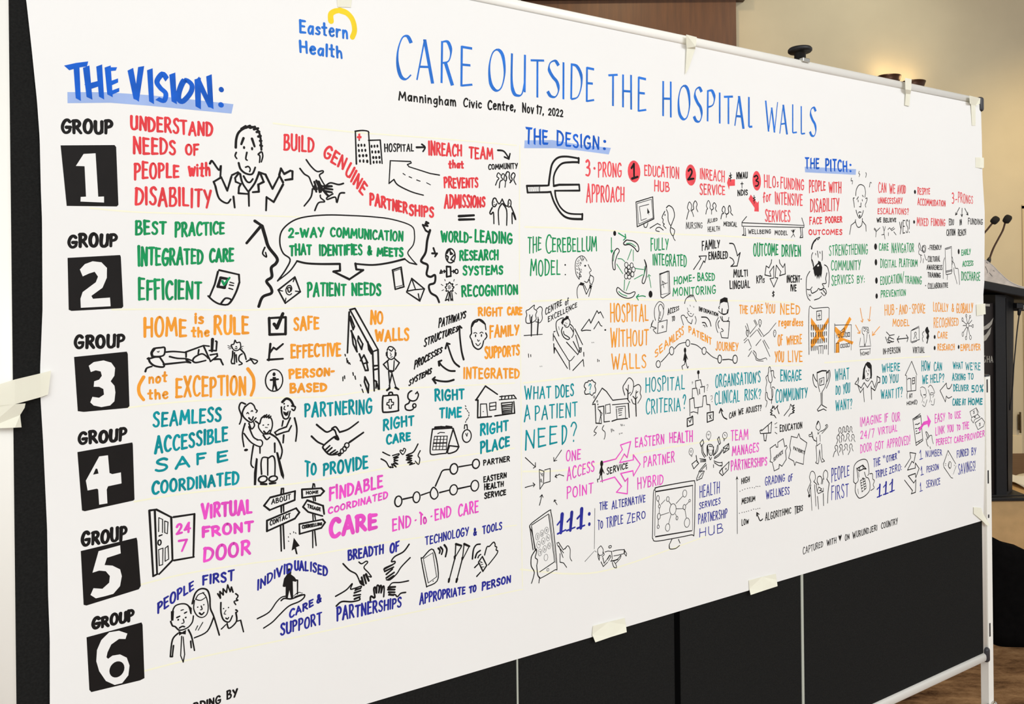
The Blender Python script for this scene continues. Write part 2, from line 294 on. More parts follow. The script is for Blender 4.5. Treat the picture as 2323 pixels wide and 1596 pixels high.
# ---------------------------------------------------------------- hand lettering: glyph = advance width ; strokes (~ marks a curved one)
FONT = dict(l.split(' ', 1) for l in '''A .62 0,0 .3,1 .62,-.02|.1,.33 .52,.36
B .52 .03,1 .02,0|~.0,.97 .34,1 .42,.8 .3,.58 .08,.53|~.08,.54 .42,.48 .52,.25 .36,.03 .0,.0
C .54 ~.54,.86 .4,1 .2,.95 .04,.66 .02,.34 .14,.06 .34,.0 .54,.12
D .56 .04,1 .02,0|~.0,.98 .3,.94 .53,.7 .54,.38 .36,.08 .02,.0
E .46 .03,1 .02,0|.02,.98 .45,.97|.03,.54 .38,.53|.02,.02 .46,.03
F .44 .03,1 .02,0|.02,.97 .45,.99|.03,.54 .36,.56
G .6 ~.54,.86 .4,1 .2,.94 .04,.64 .02,.32 .16,.04 .36,.0 .54,.14 .58,.42|.32,.42 .6,.44
H .56 .03,1 .03,0|.54,1 .55,0|.03,.5 .54,.52
I .06 .03,1 .03,0
J .4 .34,1 .34,.3|~.34,.3 .3,.06 .16,.0 .0,.14
K .54 .03,1 .03,0|.52,1 .06,.46|.14,.52 .54,0
L .44 .03,1 .03,.03 .44,.02
M .78 .0,0 .1,1 .38,.3 .68,1 .78,0
N .56 .03,0 .04,1 .52,.02 .54,1
O .58 ~.32,1 .12,.9 .01,.56 .06,.16 .26,.0 .46,.1 .57,.46 .5,.86 .32,1
P .48 .04,1 .02,0|~.0,.97 .3,1 .47,.8 .38,.56 .06,.46
Q .6 ~.32,1 .12,.9 .01,.56 .06,.16 .26,.0 .46,.1 .57,.46 .5,.86 .32,1|.36,.25 .6,-.06
R .54 .04,1 .02,0|~.0,.97 .3,1 .46,.8 .36,.56 .06,.48|.2,.5 .54,0
S .46 ~.44,.88 .3,1 .1,.92 .06,.74 .2,.56 .38,.42 .44,.2 .32,.02 .12,.02 .0,.14
T .54 .27,.97 .27,0|.0,.96 .54,.98
U .54 ~.03,1 .02,.34 .1,.06 .26,.0 .42,.06 .52,.36|.53,1 .52,.1
V .58 .0,1 .28,0 .58,1
W .84 .0,1 .2,0 .42,.8 .62,0 .84,1
X .56 .02,1 .54,0|.54,1 .0,0
Y .54 .0,1 .27,.48|.54,1 .18,0
Z .52 .02,.97 .52,.98 .0,.02 .52,.03
0 .5 ~.28,1 .1,.88 .02,.5 .1,.1 .26,.0 .42,.12 .5,.5 .42,.88 .28,1
1 .16 .0,.78 .14,1 .14,0
2 .48 ~.03,.78 .14,.97 .32,.98 .44,.78 .36,.5 .02,.03|.02,.03 .48,.04
3 .46 ~.03,.9 .22,1 .4,.84 .34,.62 .14,.54|~.14,.54 .4,.46 .45,.22 .28,.02 .0,.08
4 .52 .36,0 .38,1 .0,.34 .52,.36
5 .48 .44,.98 .1,.97 .06,.56|~.06,.56 .34,.6 .47,.32 .32,.03 .0,.08
6 .48 ~.42,.96 .16,.76 .02,.34 .14,.04 .34,.02 .47,.24 .38,.48 .18,.48 .04,.26
7 .46 .0,.96 .46,.98 .18,0
8 .46 ~.24,.54 .06,.74 .22,1 .4,.78 .24,.54 .03,.28 .2,.0 .42,.2 .24,.54
9 .46 ~.42,.7 .2,.5 .04,.72 .2,1 .42,.84 .4,.4 .3,0
a .44 ~.4,.56 .2,.62 .03,.34 .1,.04 .26,.06 .4,.4|.42,.62 .42,0
b .44 .03,1 .03,0|~.03,.4 .22,.62 .42,.36 .3,.03 .03,.06
c .4 ~.4,.52 .22,.62 .03,.36 .1,.05 .26,.0 .4,.1
d .44 .42,1 .42,0|~.42,.42 .22,.62 .03,.32 .14,.02 .42,.2
e .42 ~.04,.32 .4,.4 .34,.6 .16,.6 .03,.34 .12,.04 .3,.0 .42,.1
f .34 ~.36,.9 .24,1 .14,.84 .14,.0|.0,.56 .32,.58
g .44 ~.4,.56 .2,.62 .03,.36 .12,.08 .28,.12 .4,.4|~.42,.62 .42,-.1 .3,-.34 .08,-.28
h .42 .03,1 .03,0|~.03,.36 .2,.62 .36,.5 .4,.0
i .05 .03,.62 .03,0|.03,.84 .035,.88
j .2 .16,.62 .16,-.2 .0,-.3
k .4 .03,1 .03,0|.36,.6 .06,.28 .4,0
l .05 .03,1 .03,0
m .66 .03,.62 .03,0|~.03,.36 .16,.62 .3,.5 .33,.0|~.33,.36 .46,.62 .6,.5 .64,.0
n .42 .03,.62 .03,0|~.03,.36 .2,.62 .36,.5 .4,.0
o .44 ~.24,.62 .06,.48 .04,.16 .2,.0 .38,.14 .42,.44 .24,.62
p .44 .03,.62 .03,-.3|~.03,.4 .22,.62 .42,.36 .3,.03 .03,.06
r .34 .03,.62 .03,0|~.03,.34 .16,.58 .34,.6
s .36 ~.34,.54 .2,.62 .06,.5 .18,.34 .34,.2 .24,.02 .0,.06
t .36 .17,.95 .17,.05 .32,.0|.0,.6 .36,.62
u .42 ~.03,.62 .04,.14 .18,.0 .36,.2|.4,.62 .4,0
v .42 .0,.62 .2,0 .42,.62
w .62 .0,.62 .16,0 .31,.5 .46,0 .62,.62
x .4 .0,.6 .4,0|.4,.6 .0,0
y .42 .0,.62 .22,.1|.42,.62 .12,-.3
z .38 .0,.6 .38,.6 .0,0 .38,0
& .6 ~.58,.4 .4,.08 .18,.0 .02,.2 .14,.46 .4,.7 .34,.94 .2,.98 .14,.78 .3,.4 .6,.0
! .08 .05,1 .03,.3|.03,.02 .035,.06
? .44 ~.02,.78 .14,.97 .32,.98 .42,.78 .3,.54 .2,.3|.2,.0 .205,.05
. .06 .02,.02 .03,.05
, .1 .07,.08 .0,-.14
: .08 .03,.55 .035,.6|.03,.08 .035,.13
- .26 .02,.48 .26,.5
' .08 .05,1 .02,.76
( .2 ~.2,1.05 .04,.7 .04,.3 .2,-.1
) .2 ~.0,1.05 .16,.7 .16,.3 .0,-.1
/ .4 .0,-.1 .4,1.1
% .6 .58,1 .04,0|~.14,.95 .02,.8 .14,.62 .24,.8 .14,.95|~.48,.36 .36,.2 .48,.02 .58,.2 .48,.36
$ .44 ~.4,.82 .24,.92 .08,.76 .2,.54 .36,.38 .34,.16 .18,.08 .02,.2|.23,1.1 .21,-.1
+ .4 .02,.5 .4,.5|.2,.75 .2,.25'''.split('\n'))
GLYPH = {}
for ch, body in FONT.items():
    wd_, st_ = body.split(' ', 1)
    GLYPH[ch] = (float(wd_), [(s[0] == '~', [tuple(float(x) for x in p.split(',')) for p in s.lstrip('~').split()]) for s in st_.split('|')])
NIB = ((0, .62), (30, .36), (70, .34), (80, .42), (90, .62), (105, 1.0), (140, 1.0), (165, .75), (180, .62))
def nibw(dx, dy):
    a = math.degrees(math.atan2(dy, dx)) % 180
    for (a0, w0), (a1, w1) in zip(NIB, NIB[1:]):
        if a <= a1: return w0 + (w1 - w0) * (a - a0) / (a1 - a0)
    return .62
class Ink:
    """flat marker strokes laid on the sheet, gathered into one mesh per written item"""
    def __init__(s): s.v = []; s.f = []; s.m = []; s.slots = []; s.cur = 0; s.chisel = False; s.lift = 0.00012
    def color(s, c):
        if s.slots: s.lift += 0.00002
        if c not in s.slots: s.slots.append(c)
        s.cur = s.slots.index(c); s.chisel = c == 'B'
    def add(s, pts, up=True):
        us = [p[0] for p in pts]; vs = [p[1] for p in pts]
        if max(us) - min(us) > 0.012 or max(vs) - min(vs) > 0.012:      # larger fills are cut finer so that they follow the sheet
            s.lift += 0.000004; bm = bmesh.new(); bm.faces.new([bm.verts.new((u, v, 0)) for u, v in pts])
            bmesh.ops.triangulate(bm, faces=bm.faces[:])
            for _ in range(6):
                es = [e for e in bm.edges if e.calc_length() > 0.010]
                if not es: break
                bmesh.ops.subdivide_edges(bm, edges=es, cuts=1); bmesh.ops.triangulate(bm, faces=[f for f in bm.faces if len(f.verts) > 3])
            i = len(s.v); bm.verts.index_update(); s.v += [ppt(q.co.x, q.co.y, s.lift) for q in bm.verts]
            for f in bm.faces: s.f.append(tuple(i + q.index for q in f.verts)); s.m.append(s.cur)
            bm.free(); return
        if up: s.lift += 0.0000022
        i = len(s.v); s.v += [ppt(u, v, s.lift) for u, v in pts]; s.f.append(tuple(range(i, i + len(pts)))); s.m.append(s.cur)
    def ribbon(s, P, w, nib=False):
        if len(P) < 2: return
        s.lift += 0.0000022
        L = [0]
        for a, b in zip(P, P[1:]): L.append(L[-1] + math.dist(a, b))
        T = L[-1] or 1e-6
        k = random.uniform(0.9, 1.06); lf, rt = [], []
        for i, p in enumerate(P):
            a, b = P[max(i - 1, 0)], P[min(i + 1, len(P) - 1)]
            dx, dy = b[0] - a[0], b[1] - a[1]; d = math.hypot(dx, dy) or 1e-9; dx /= d; dy /= d
            if nib: h = w * .5 * nibw(dx, dy)
            else:
                t = L[i] / T; h = w * .5 * k * (1.06 - 0.22 * t if t < .5 else 0.95 - 0.12 * (t - .5))
            lf.append((p[0] - dy * h, p[1] + dx * h)); rt.append((p[0] + dy * h, p[1] - dx * h))
        i0 = len(s.v)
        for a, b in zip(lf, rt): s.v += [ppt(*a, s.lift), ppt(*b, s.lift)]
        for i in range(len(P) - 1):
            q = i0 + 2 * i; s.f.append((q + 1, q + 3, q + 2, q)); s.m.append(s.cur)
        if s.chisel and not nib:
            for k0, i_, sg in ((0, i0, -1), (len(P) - 1, len(s.v) - 2, 1)):
                a, b = P[max(k0 - 1, 0)], P[min(k0 + 1, len(P) - 1)]; d = math.dist(a, b) or 1e-9; e = w * .42
                q = (lf[k0][0] + sg * (b[0] - a[0]) / d * e, lf[k0][1] + sg * (b[1] - a[1]) / d * e)
                q2 = (rt[k0][0] - sg * (b[0] - a[0]) / d * e * .1, rt[k0][1] - sg * (b[1] - a[1]) / d * e * .1)
                s.v[i_] = ppt(*q, s.lift); s.v[i_ + 1] = ppt(*q2, s.lift)
        elif not nib:
            for p, a, sg in ((P[0], lf[0], 1), (P[-1], rt[-1], 1)):
                r = math.dist(p, a); an = math.atan2(a[1] - p[1], a[0] - p[0])
                s.add([(p[0] + r * math.cos(an + sg * math.pi * j / 5), p[1] + r * math.sin(an + sg * math.pi * j / 5)) for j in range(6)], False)
    def stroke(s, P, w, smooth, nib=False):
        if smooth: s.ribbon(catmull(P), w, nib); return
        run = [P[0]]                          # break at sharp corners so joins stay full and round
        for i in range(1, len(P)):
            run.append(P[i])
            if i < len(P) - 1:
                a = math.atan2(P[i][1] - P[i-1][1], P[i][0] - P[i-1][0]); b = math.atan2(P[i+1][1] - P[i][1], P[i+1][0] - P[i][0])
                if abs((b - a + math.pi) % (2 * math.pi) - math.pi) > 0.6: s.ribbon(run, w, nib); run = [P[i]]
        s.ribbon(run, w, nib)
    def disc(s, c, ru, rv): s.add([(c[0] + ru * math.cos(2 * math.pi * i / 20), c[1] + rv * math.sin(2 * math.pi * i / 20)) for i in range(20)])
    def ring(s, c, ru, rv, w): s.ribbon([(c[0] + ru * math.cos(2 * math.pi * i / 24 + 2), c[1] + rv * math.sin(2 * math.pi * i / 24 + 2)) for i in range(25)], w)
    def text(s, txt, A, B, TA, TB, w, nib):
        w *= (0.84 + 0.14 * min(1, max(0, (A[0] + 1.2) / 0.6))) if not nib else 1.0
        tot = sum(GLYPH[c][0] for c in txt) + 0.26 * (len(txt) - 1); x = 0
        for c in txt:
            gw, ss = GLYPH[c]; jy = random.uniform(-.04, .04) if len(txt) > 1 else 0; jh = random.uniform(.93, 1.06) if len(txt) > 1 else 1
            sl = random.uniform(-.035, .035) / max(tot, .5) if len(txt) > 1 else 0
            for sm, pts in ss:
                Q = []
                for px, py in pts:
                    t = (x + px) / tot if tot > .1 else 0.5; y = py * jh + jy; t += sl * py
                    b = (A[0] + (B[0] - A[0]) * t, A[1] + (B[1] - A[1]) * t); tp = (TA[0] + (TB[0] - TA[0]) * t, TA[1] + (TB[1] - TA[1]) * t)
                    Q.append((b[0] + (tp[0] - b[0]) * y, b[1] + (tp[1] - b[1]) * y))
                s.stroke(Q, w, sm, nib)
            x += gw + 0.26
    def build(s, name):
        me = bpy.data.meshes.new(name); me.from_pydata(s.v, [], s.f)
        for c in s.slots: me.materials.append(INK[c])
        me.polygons.foreach_set('material_index', s.m); me.update()
        bm = bmesh.new(); bm.from_mesh(me)
        big = [f for f in bm.faces if len(f.verts) > 6]
        if big: bmesh.ops.triangulate(bm, faces=big)
        for f in bm.faces:
            f.normal_update()
            if f.normal.y > 0: f.normal_flip()
        bm.to_mesh(me); bm.free()
        return link(name, me, po)
# Every mark on the sheet in quarter-millimetres from its lower left: P new item and ink, K change of ink,
# S curved stroke, L straight stroke, F filled shape, D dot, C ring, T word (base line ends, then cap line ends)
MARKS = '''P highlighter_band h
F 404,4215 542,4231 703,4238 878,4239 1048,4238 1039,4195 855,4194 703,4193 557,4189 404,4170
P heading_lettering B
L22 406,4314 439,4328 473,4338
L22 437,4323 442,4193
L23 472,4323 482,4203
L23 519,4334 526,4209
L23 478,4246 524,4267
L23 550,4334 557,4222
L17 550,4327 579,4332
L17 555,4267 585,4284
L17 557,4228 589,4246
L23 635,4334 655,4216
L23 675,4351 657,4216
L23 709,4344 714,4211
L24 797,4337 803,4221
L24 899,4329 900,4210
L24 899,4329 951,4216
L24 946,4349 953,4216
S21 774,4317 758,4335 736,4300 749,4274 770,4253 763,4221 740,4226
S21 846,4319 825,4274 821,4235 838,4227 870,4269 874,4304 846,4319
D 997,4297 11,12
D 995,4229 12,12
P group_lettering k
T16 GROUP 384,4049 562,4064 384,4101 563,4115
P numeral_square k
F 378,3997 572,4015 578,4007 584,3767 578,3760 397,3754
K w
F 459,3969 502,3975 510,3797 531,3799 531,3774 446,3774 447,3793 466,3795 462,3919 431,3918
P red_lettering r
T13 UNDERSTAND 635,4087 956,4086 635,4143 957,4145
T13 NEEDS 644,3984 805,3994 645,4056 805,4054
P red_lettering r
T13 OF 849,4000 898,3999 849,4041 899,4050
T13 PEOPLE 647,3878 817,3898 648,3947 817,3949
T13 with 859,3906 945,3911 860,3962 946,3967
T13 DISABILITY 649,3773 948,3772 650,3841 949,3850
P shrugging_person_drawing k
S11 1056,4045 1059,4085 1071,4116 1100,4138 1134,4144 1155,4129 1165,4094 1168,4044
L11 1081,4131 1100,4146
L11 1100,4138 1119,4149
L11 1119,4139 1141,4147
L11 1136,4134 1155,4141
L11 1148,4123 1160,4126
L11 1155,4103 1166,4107
L11 1162,4084 1169,4085
L11 1164,4064 1171,4062
L11 1090,4090 1080,4062
L11 1127,4091 1138,4057
D 1092,4048 5,7
D 1127,4046 5,8
S8 1104,4027 1099,3999 1105,3992
S8 1098,3960 1110,3964 1118,3953 1115,3941
S8 1058,4023 1053,4008 1060,3996
S8 1154,4023 1169,4035 1174,4015 1167,3989
S8 1154,4021 1161,4014 1159,3986
S9 1068,3977 1076,3950 1098,3932 1126,3931 1140,3962
L9 1038,3920 1064,3935 1074,3928
S9 1074,3928 1083,3889 1106,3853
S9 1089,3919 1102,3897 1116,3893 1129,3909
S10 1156,3938 1138,3892 1110,3851
L9 1110,3851 1111,3786
L10 1156,3941 1185,3933 1216,3869 1249,3934
L9 1067,3930 1052,3909 1054,3892 1076,3883 1068,3868 1066,3841 1106,3840
L10 1163,3934 1177,3899 1153,3885 1155,3853 1128,3849
L9 1036,3913 1018,3850 993,3908 961,3886 968,3867
S9 968,3867 983,3814 1016,3794 1032,3812
L9 1044,3825 1049,3776
S9 946,3965 953,3978 962,3969 984,3939 992,3961 990,3922 989,3908
L10 1264,3902 1247,3934 1255,3965 1270,3941 1298,3958 1308,3956 1307,3920 1274,3913
L10 1264,3892 1221,3809 1189,3830 1186,3769
P group_lettering k
T16 GROUP 403,3587 575,3596 404,3635 576,3643
P numeral_square k
F 398,3544 588,3558 591,3550 598,3343 592,3336 410,3329 400,3334
K w
F 441,3497 459,3519 487,3531 519,3527 539,3504 538,3463 522,3422 481,3389 487,3377 549,3381 551,3345 443,3341 442,3378 450,3405 498,3445 506,3468 494,3488 474,3481 451,3469
P green_lettering g
T13 BEST 649,3644 764,3654 650,3704 764,3704
T13 PRACTICE 803,3641 1002,3659 804,3699 1003,3711
T13 INTEGRATED 658,3514 911,3527 659,3592 912,3589
T13 CARE 942,3532 1040,3536 943,3585 1041,3595
T13 EFFICIENT 658,3370 903,3374 658,3457 904,3448
P checklist_drawing k
L9 980,3496 1064,3476 1066,3442
L9 975,3489 961,3433 939,3379
S9 1066,3442 1049,3393 1020,3346 983,3345 955,3360 933,3382
S9 987,3349 1006,3371 1030,3363 1015,3342
L12 986,3462 1016,3457 1002,3418 974,3423 986,3462
L6 1026,3442 1042,3437
L6 1023,3430 1040,3427
L6 1021,3415 1037,3410
K g
L10 993,3447 1000,3431 1024,3462
P profile_face_drawing k
L14 1136,3719 1165,3700 1099,3618
S14 1168,3697 1182,3647 1196,3602 1233,3552 1228,3527 1207,3507 1209,3466 1185,3446 1204,3416 1206,3391 1167,3374 1149,3331
S8 1179,3600 1169,3572 1186,3556 1182,3577
P orange_lettering o
T14 HOME 677,3213 840,3211 678,3295 841,3283
P orange_lettering o
T15 RULE 958,3216 1101,3208 959,3290 1102,3286
T12 is 879,3263 911,3262 879,3308 912,3305
T12 the 865,3206 933,3205 865,3246 934,3243
P sleeping_person_drawing k
S8 707,3130 705,3135 707,3154 716,3162 740,3164 755,3163 754,3137 744,3128 722,3127 707,3130
S12 714,3160 704,3144 707,3128
S4 726,3148 731,3145 733,3150
S8 759,3144 791,3145 840,3138
S8 774,3124 804,3115 840,3111 860,3103
S8 692,3122 698,3103 717,3087 749,3081 750,3097 735,3124
S8 688,3120 701,3121 718,3125 737,3124
L8 838,3140 912,3165 935,3161
L8 750,3092 839,3097 857,3093 840,3106
L8 840,3137 840,3118
L8 892,3147 889,3130
L8 912,3162 934,3108 939,3096
L8 939,3122 967,3126 969,3116 939,3093
S8 866,3102 875,3116 903,3129 921,3119 930,3108
S8 866,3100 880,3092 920,3099
S8 679,3066 685,3080 704,3086
S8 955,3102 980,3101 985,3091 992,3076
L8 963,3182 967,3179 964,3140 935,3142
L13 949,3191 946,3139
P cat_drawing k
S6 1032,3149 1028,3162 1039,3166 1044,3183 1051,3171 1065,3172 1068,3150 1058,3138 1044,3136 1032,3147
L3 1013,3160 1027,3155
L3 1014,3152 1027,3150
L3 1018,3145 1027,3146
L3 1070,3152 1080,3154
L3 1070,3148 1077,3142
D 1049,3153 4,3
S4 1044,3146 1050,3143 1053,3148
S7 1034,3134 1032,3108 1027,3088 1031,3078
S7 1068,3140 1084,3120 1091,3094
S7 1074,3120 1062,3111 1060,3091 1074,3076 1060,3071
S7 1093,3084 1112,3091 1127,3072 1141,3084 1122,3093 1108,3098
L7 1041,3127 1041,3078 1029,3079
L7 1048,3117 1050,3084
P checkbox_drawing k
L12 1195,3277 1196,3202 1268,3201 1270,3279 1195,3277
L16 1217,3249 1229,3231 1257,3296
P line_graph_drawing k
L10 1199,3159 1191,3084
L10 1186,3087 1255,3088
L10 1196,3119 1213,3141 1226,3132 1256,3156
P accessible_person_drawing k
C6 1214,2991 39,50
D 1214,3019 7,9
L9 1199,2994 1232,2995
F 1207,3007 1222,3006 1223,2976 1231,2941 1221,2941 1215,2966 1209,2944 1204,2946 1208,2977
P group_lettering k
T16 GROUP 422,3177 598,3176 422,3223 599,3224
P numeral_square k
F 417,3142 609,3154 613,3144 617,2925 610,2918 449,2916 428,2921
K w
F 469,3103 487,3117 523,3122 551,3111 565,3088 562,3056 548,3034 562,3014 565,2987 561,2950 545,2934 513,2930 485,2939 473,2953 481,2975 505,2969 523,2981 521,3004 506,3014 486,3016 488,3038 506,3044 516,3059 512,3077 494,3083 476,3077
P orange_lettering o
S14 672,3043 654,3007 655,2974 671,2947
S15 1098,3051 1121,3012 1123,2967 1111,2931
T14 EXCEPTION 799,2948 1086,2937 800,3030 1087,3020
T11 not 693,3016 760,3018 693,3056 761,3057
T11 the 689,2948 764,2948 689,2989 764,2989
P teal_lettering t
T13 SEAMLESS 708,2828 979,2830 709,2886 980,2887
T13 ACCESSIBLE 714,2718 1006,2737 714,2785 1007,2796
T13 S 715,2638 760,2641 716,2687 760,2691
T13 A 794,2641 847,2644 795,2685 847,2689
T13 F 880,2648 913,2650 880,2693 914,2693
T14 E 964,2647 1005,2651 965,2689 1006,2693
T13 COORDINATED 701,2546 1051,2542 702,2593 1052,2594
P group_lettering k
T16 GROUP 432,2786 601,2787 432,2830 602,2833
P numeral_square k
F 425,2755 626,2772 628,2764 632,2532 627,2528 449,2511 439,2516
K w
F 503,2728 535,2729 540,2655 550,2649 582,2652 584,2606 534,2601 529,2588 531,2531 501,2530 498,2593 493,2597 460,2594 454,2635
K k
F 480,2656 490,2680 496,2678 500,2658
P wheelchair_family_drawing k
S7 1086,2893 1067,2901 1058,2878 1068,2843 1064,2818 1059,2806
S7 1084,2881 1106,2896 1122,2885 1129,2867 1137,2859 1132,2851
S7 1084,2883 1072,2855 1081,2831 1109,2809 1131,2827
S7 1100,2805 1111,2779 1124,2792 1121,2808
S7 1083,2806 1071,2758 1077,2703
S7 1078,2762 1108,2719 1147,2695 1159,2709 1152,2724 1135,2726
S7 1100,2790 1118,2743 1140,2726
S5 1091,2850 1095,2855 1100,2848
S5 1110,2858 1115,2862 1117,2857
S7 1100,2830 1112,2818 1119,2833
D 1086,2687 9,6
L7 1129,2812 1146,2798
S7 1148,2800 1156,2824 1173,2828 1197,2820 1204,2789 1194,2755 1182,2749 1162,2753 1143,2780 1143,2800
L8 1156,2824 1170,2835
L8 1168,2826 1179,2837
L8 1178,2825 1190,2834
L8 1188,2821 1197,2828
D 1163,2791 4,3
D 1185,2791 4,3
S8 1165,2763 1177,2752 1192,2765
S8 1162,2746 1177,2724 1191,2733
S8 1192,2750 1226,2721 1246,2669 1238,2629
S7 1118,2703 1110,2654 1107,2620 1117,2604
S4 1172,2780 1182,2778
L7 1147,2695 1147,2665
L8 1213,2703 1213,2662
L8 1181,2638 1180,2561
F 1129,2647 1137,2641 1128,2523 1118,2524 1119,2579
F 1218,2662 1228,2660 1254,2551 1252,2531 1239,2553
S7 1153,2569 1151,2619 1159,2644 1181,2641
S8 1183,2638 1203,2646 1213,2622 1212,2556
C8 1158,2546 19,14
C8 1204,2542 19,12
L11 1150,2526 1174,2521
L11 1189,2522 1214,2521
S8 1245,2866 1247,2836 1257,2812 1275,2813 1285,2843
S8 1293,2867 1309,2861 1303,2845 1293,2852
S12 1250,2889 1268,2903 1288,2893 1301,2867
D 1258,2880 4,4
D 1275,2869 4,4
S5 1260,2868 1257,2856 1263,2852
F 1252,2846 1268,2839 1279,2848 1275,2826 1265,2822 1255,2833
L8 1285,2812 1267,2773 1234,2764 1214,2753 1221,2740 1256,2749 1277,2752 1290,2776
L8 1252,2802 1247,2778
L8 1254,2736 1251,2701
S8 1305,2810 1315,2758 1309,2702
P open_door_drawing k
L9 688,2477 700,2197 717,2203
L9 688,2477 715,2477
L9 709,2473 715,2205
L9 715,2477 773,2435 776,2250 723,2201
L9 782,2434 866,2434 860,2253
L9 782,2248 862,2248
L4 723,2382 724,2441 739,2431 738,2375
L4 747,2423 760,2416 757,2367 747,2373 747,2423
L4 724,2237 722,2305 739,2309 737,2239 724,2237
L4 748,2307 759,2315 761,2258 747,2251 748,2307
L6 725,2363 736,2366
C6 726,2335 6,11
P magenta_lettering m
T12 24 794,2357 848,2362 795,2395 848,2402
T12 7 802,2282 833,2283 803,2330 834,2329
P magenta_lettering m
T16 VIRTUAL 898,2410 1106,2401 899,2468 1107,2457
T16 FRONT 900,2328 1110,2321 900,2370 1111,2362
T16 DOOR 903,2221 1097,2219 904,2281 1098,2279
P group_lettering k
T16 GROUP 439,2374 598,2370 440,2424 599,2422
P numeral_square k
F 433,2352 638,2371 641,2357 652,2165 644,2153 451,2127 441,2132
K w
F 497,2340 576,2350 578,2316 527,2307 518,2279 547,2271 575,2250 581,2221 574,2181 549,2154 521,2151 485,2149 466,2167 477,2192 509,2183 534,2203 537,2230 522,2253 498,2260 474,2256
P group_lettering k
T16 GROUP 473,2027 623,2028 474,2067 623,2068
P numeral_square k
F 450,1998 653,2012 657,2001 662,1775 645,1770 465,1771 458,1782
K w
F 599,1978 592,1957 568,1963 539,1947 525,1918 521,1899 527,1891 543,1900 571,1898 596,1878 606,1843 601,1803 578,1777 550,1777 518,1802 494,1849 484,1892 487,1937 503,1974 532,1999 568,1997
K k
D 559,1839 28,33
P navy_lettering n
T10 PEOPLE 717,2037 859,2110 717,2080 859,2148
T11 FIRST 898,2121 1027,2113 898,2158 1027,2158
P three_people_drawing k
S7 771,1994 773,2026 785,2052 815,2055 837,2041 848,2005
S7 766,1990 773,1970 784,1963 801,1944 832,1947 852,1966 857,1993
F 767,2033 780,2032 777,1990 767,1997
F 837,2046 851,2028 850,2002 844,2006
D 796,1990 4,4
D 826,1993 4,4
L7 791,2001 802,2004
L7 822,2013 830,2016
S5 816,1988 819,1973 810,1971
L5 808,2028 817,2029
S8 801,1954 812,1958 821,1954
F 796,1943 810,1933 827,1940 825,1920 810,1926 799,1921
L5 809,1916 804,1834 814,1803 820,1835 815,1912
S7 794,1932 772,1909 763,1840
S7 836,1938 849,1904 860,1842
L7 776,1884 771,1838 763,1840
L7 845,1886 847,1857
S7 853,2047 865,2088 887,2104 914,2094 925,2060 927,2011 941,1970 963,1884
S5 862,2059 859,2022 873,1990 895,1978 913,1990 918,2023 910,2064 896,2086
S5 867,2063 887,2054 907,2062
S5 867,2063 878,2080 901,2085
S5 889,2029 893,2014 886,2013
D 875,2027 3,3
D 900,2032 3,3
S7 882,2000 891,1991 900,1998
S7 941,1970 913,1913 860,1897
L4 874,1946 865,1929
L4 895,1956 876,1926
L7 958,2068 969,2046 967,2076 981,2058 981,2085 995,2065 1000,2098 1011,2066 1016,2085 1023,2061
S7 1034,2052 1044,2040 1037,2027 1044,2020 1027,2019 1034,2003
S7 971,2026 971,1982 982,1946 1005,1933 1019,1957
S7 1034,1980 1041,1972 1034,1966
S7 1034,1968 1036,1928 1005,1904 996,1928
D 982,1997 3,3
D 1003,1997 3,3
S4 992,1987 984,1974 991,1970
S6 991,1953 998,1947 1003,1953
L6 1036,1928 1054,1929 1066,1874
L6 972,1909 991,1924
P credit_lettering k
T10 RECORDING 753,1578 965,1585 753,1609 965,1615
T10 BY 993,1592 1035,1594 994,1626 1036,1627
P red_lettering r
T13 BUILD 1271,4052 1407,4054 1272,4125 1408,4120
T14 GEN 1453,4036 1549,3981 1474,4091 1571,4034
T14 UINE 1560,3960 1645,3861 1587,4013 1672,3912
T14 PARTNER 1685,3819 1879,3782 1686,3874 1879,3831
T14 SHIPS 1892,3773 2023,3771 1893,3825 2024,3821
P joined_hands_drawing k
S8 1373,4014 1395,3985 1423,3963 1450,3968 1452,3960 1435,3946 1446,3921 1462,3896
S8 1343,3971 1363,3947 1384,3935 1394,3912 1409,3877
S8 1401,3879 1393,3840 1361,3797
S8 1411,3778 1429,3815 1459,3822 1440,3839 1438,3852
S8 1551,3914 1527,3907 1489,3913 1468,3901 1457,3890
S8 1556,3869 1532,3863 1518,3820 1510,3846 1472,3833 1472,3844 1499,3861
L11 1410,3913 1422,3878
L11 1420,3919 1435,3884
L11 1431,3915 1449,3879
L11 1412,3893 1419,3867
L11 1430,3888 1435,3865
L11 1446,3895 1441,3868
L12 1457,3895 1494,3897
L12 1457,3885 1497,3882
L12 1459,3872 1494,3868
L12 1451,3879 1467,3859 1478,3849
P hospital_drawing k
L8 1617,4012 1613,4170
L8 1689,4017 1680,4175
L8 1680,4132 1740,4139 1749,4024
S8 1612,4170 1645,4177 1673,4177 1682,4170
D 1628,4103 5,8
D 1643,4105 5,8
D 1659,4106 5,8
D 1630,4078 5,8
D 1646,4080 5,8
D 1663,4082 5,8
D 1633,4053 6,8
D 1651,4055 6,8
D 1668,4057 6,8
D 1635,4028 5,8
D 1653,4029 5,9
D 1672,4029 6,9
D 1695,4104 5,8
D 1710,4106 5,8
D 1725,4108 5,8
D 1698,4077 5,8
D 1715,4078 5,8
D 1731,4080 6,8
D 1703,4050 6,8
D 1718,4051 6,8
D 1735,4053 6,8
D 1705,4027 5,8
D 1721,4029 5,8
D 1737,4030 5,8
D 1632,4130 4,5
K r
F 1627,4159 1637,4162 1638,4150 1645,4148 1643,4139 1637,4138 1636,4130 1628,4130 1628,4137 1620,4139 1621,4147 1628,4148
P black_lettering k
T8 HOSPITAL 1763,4082 1917,4099 1763,4121 1917,4133
L10 1934,4119 1975,4123
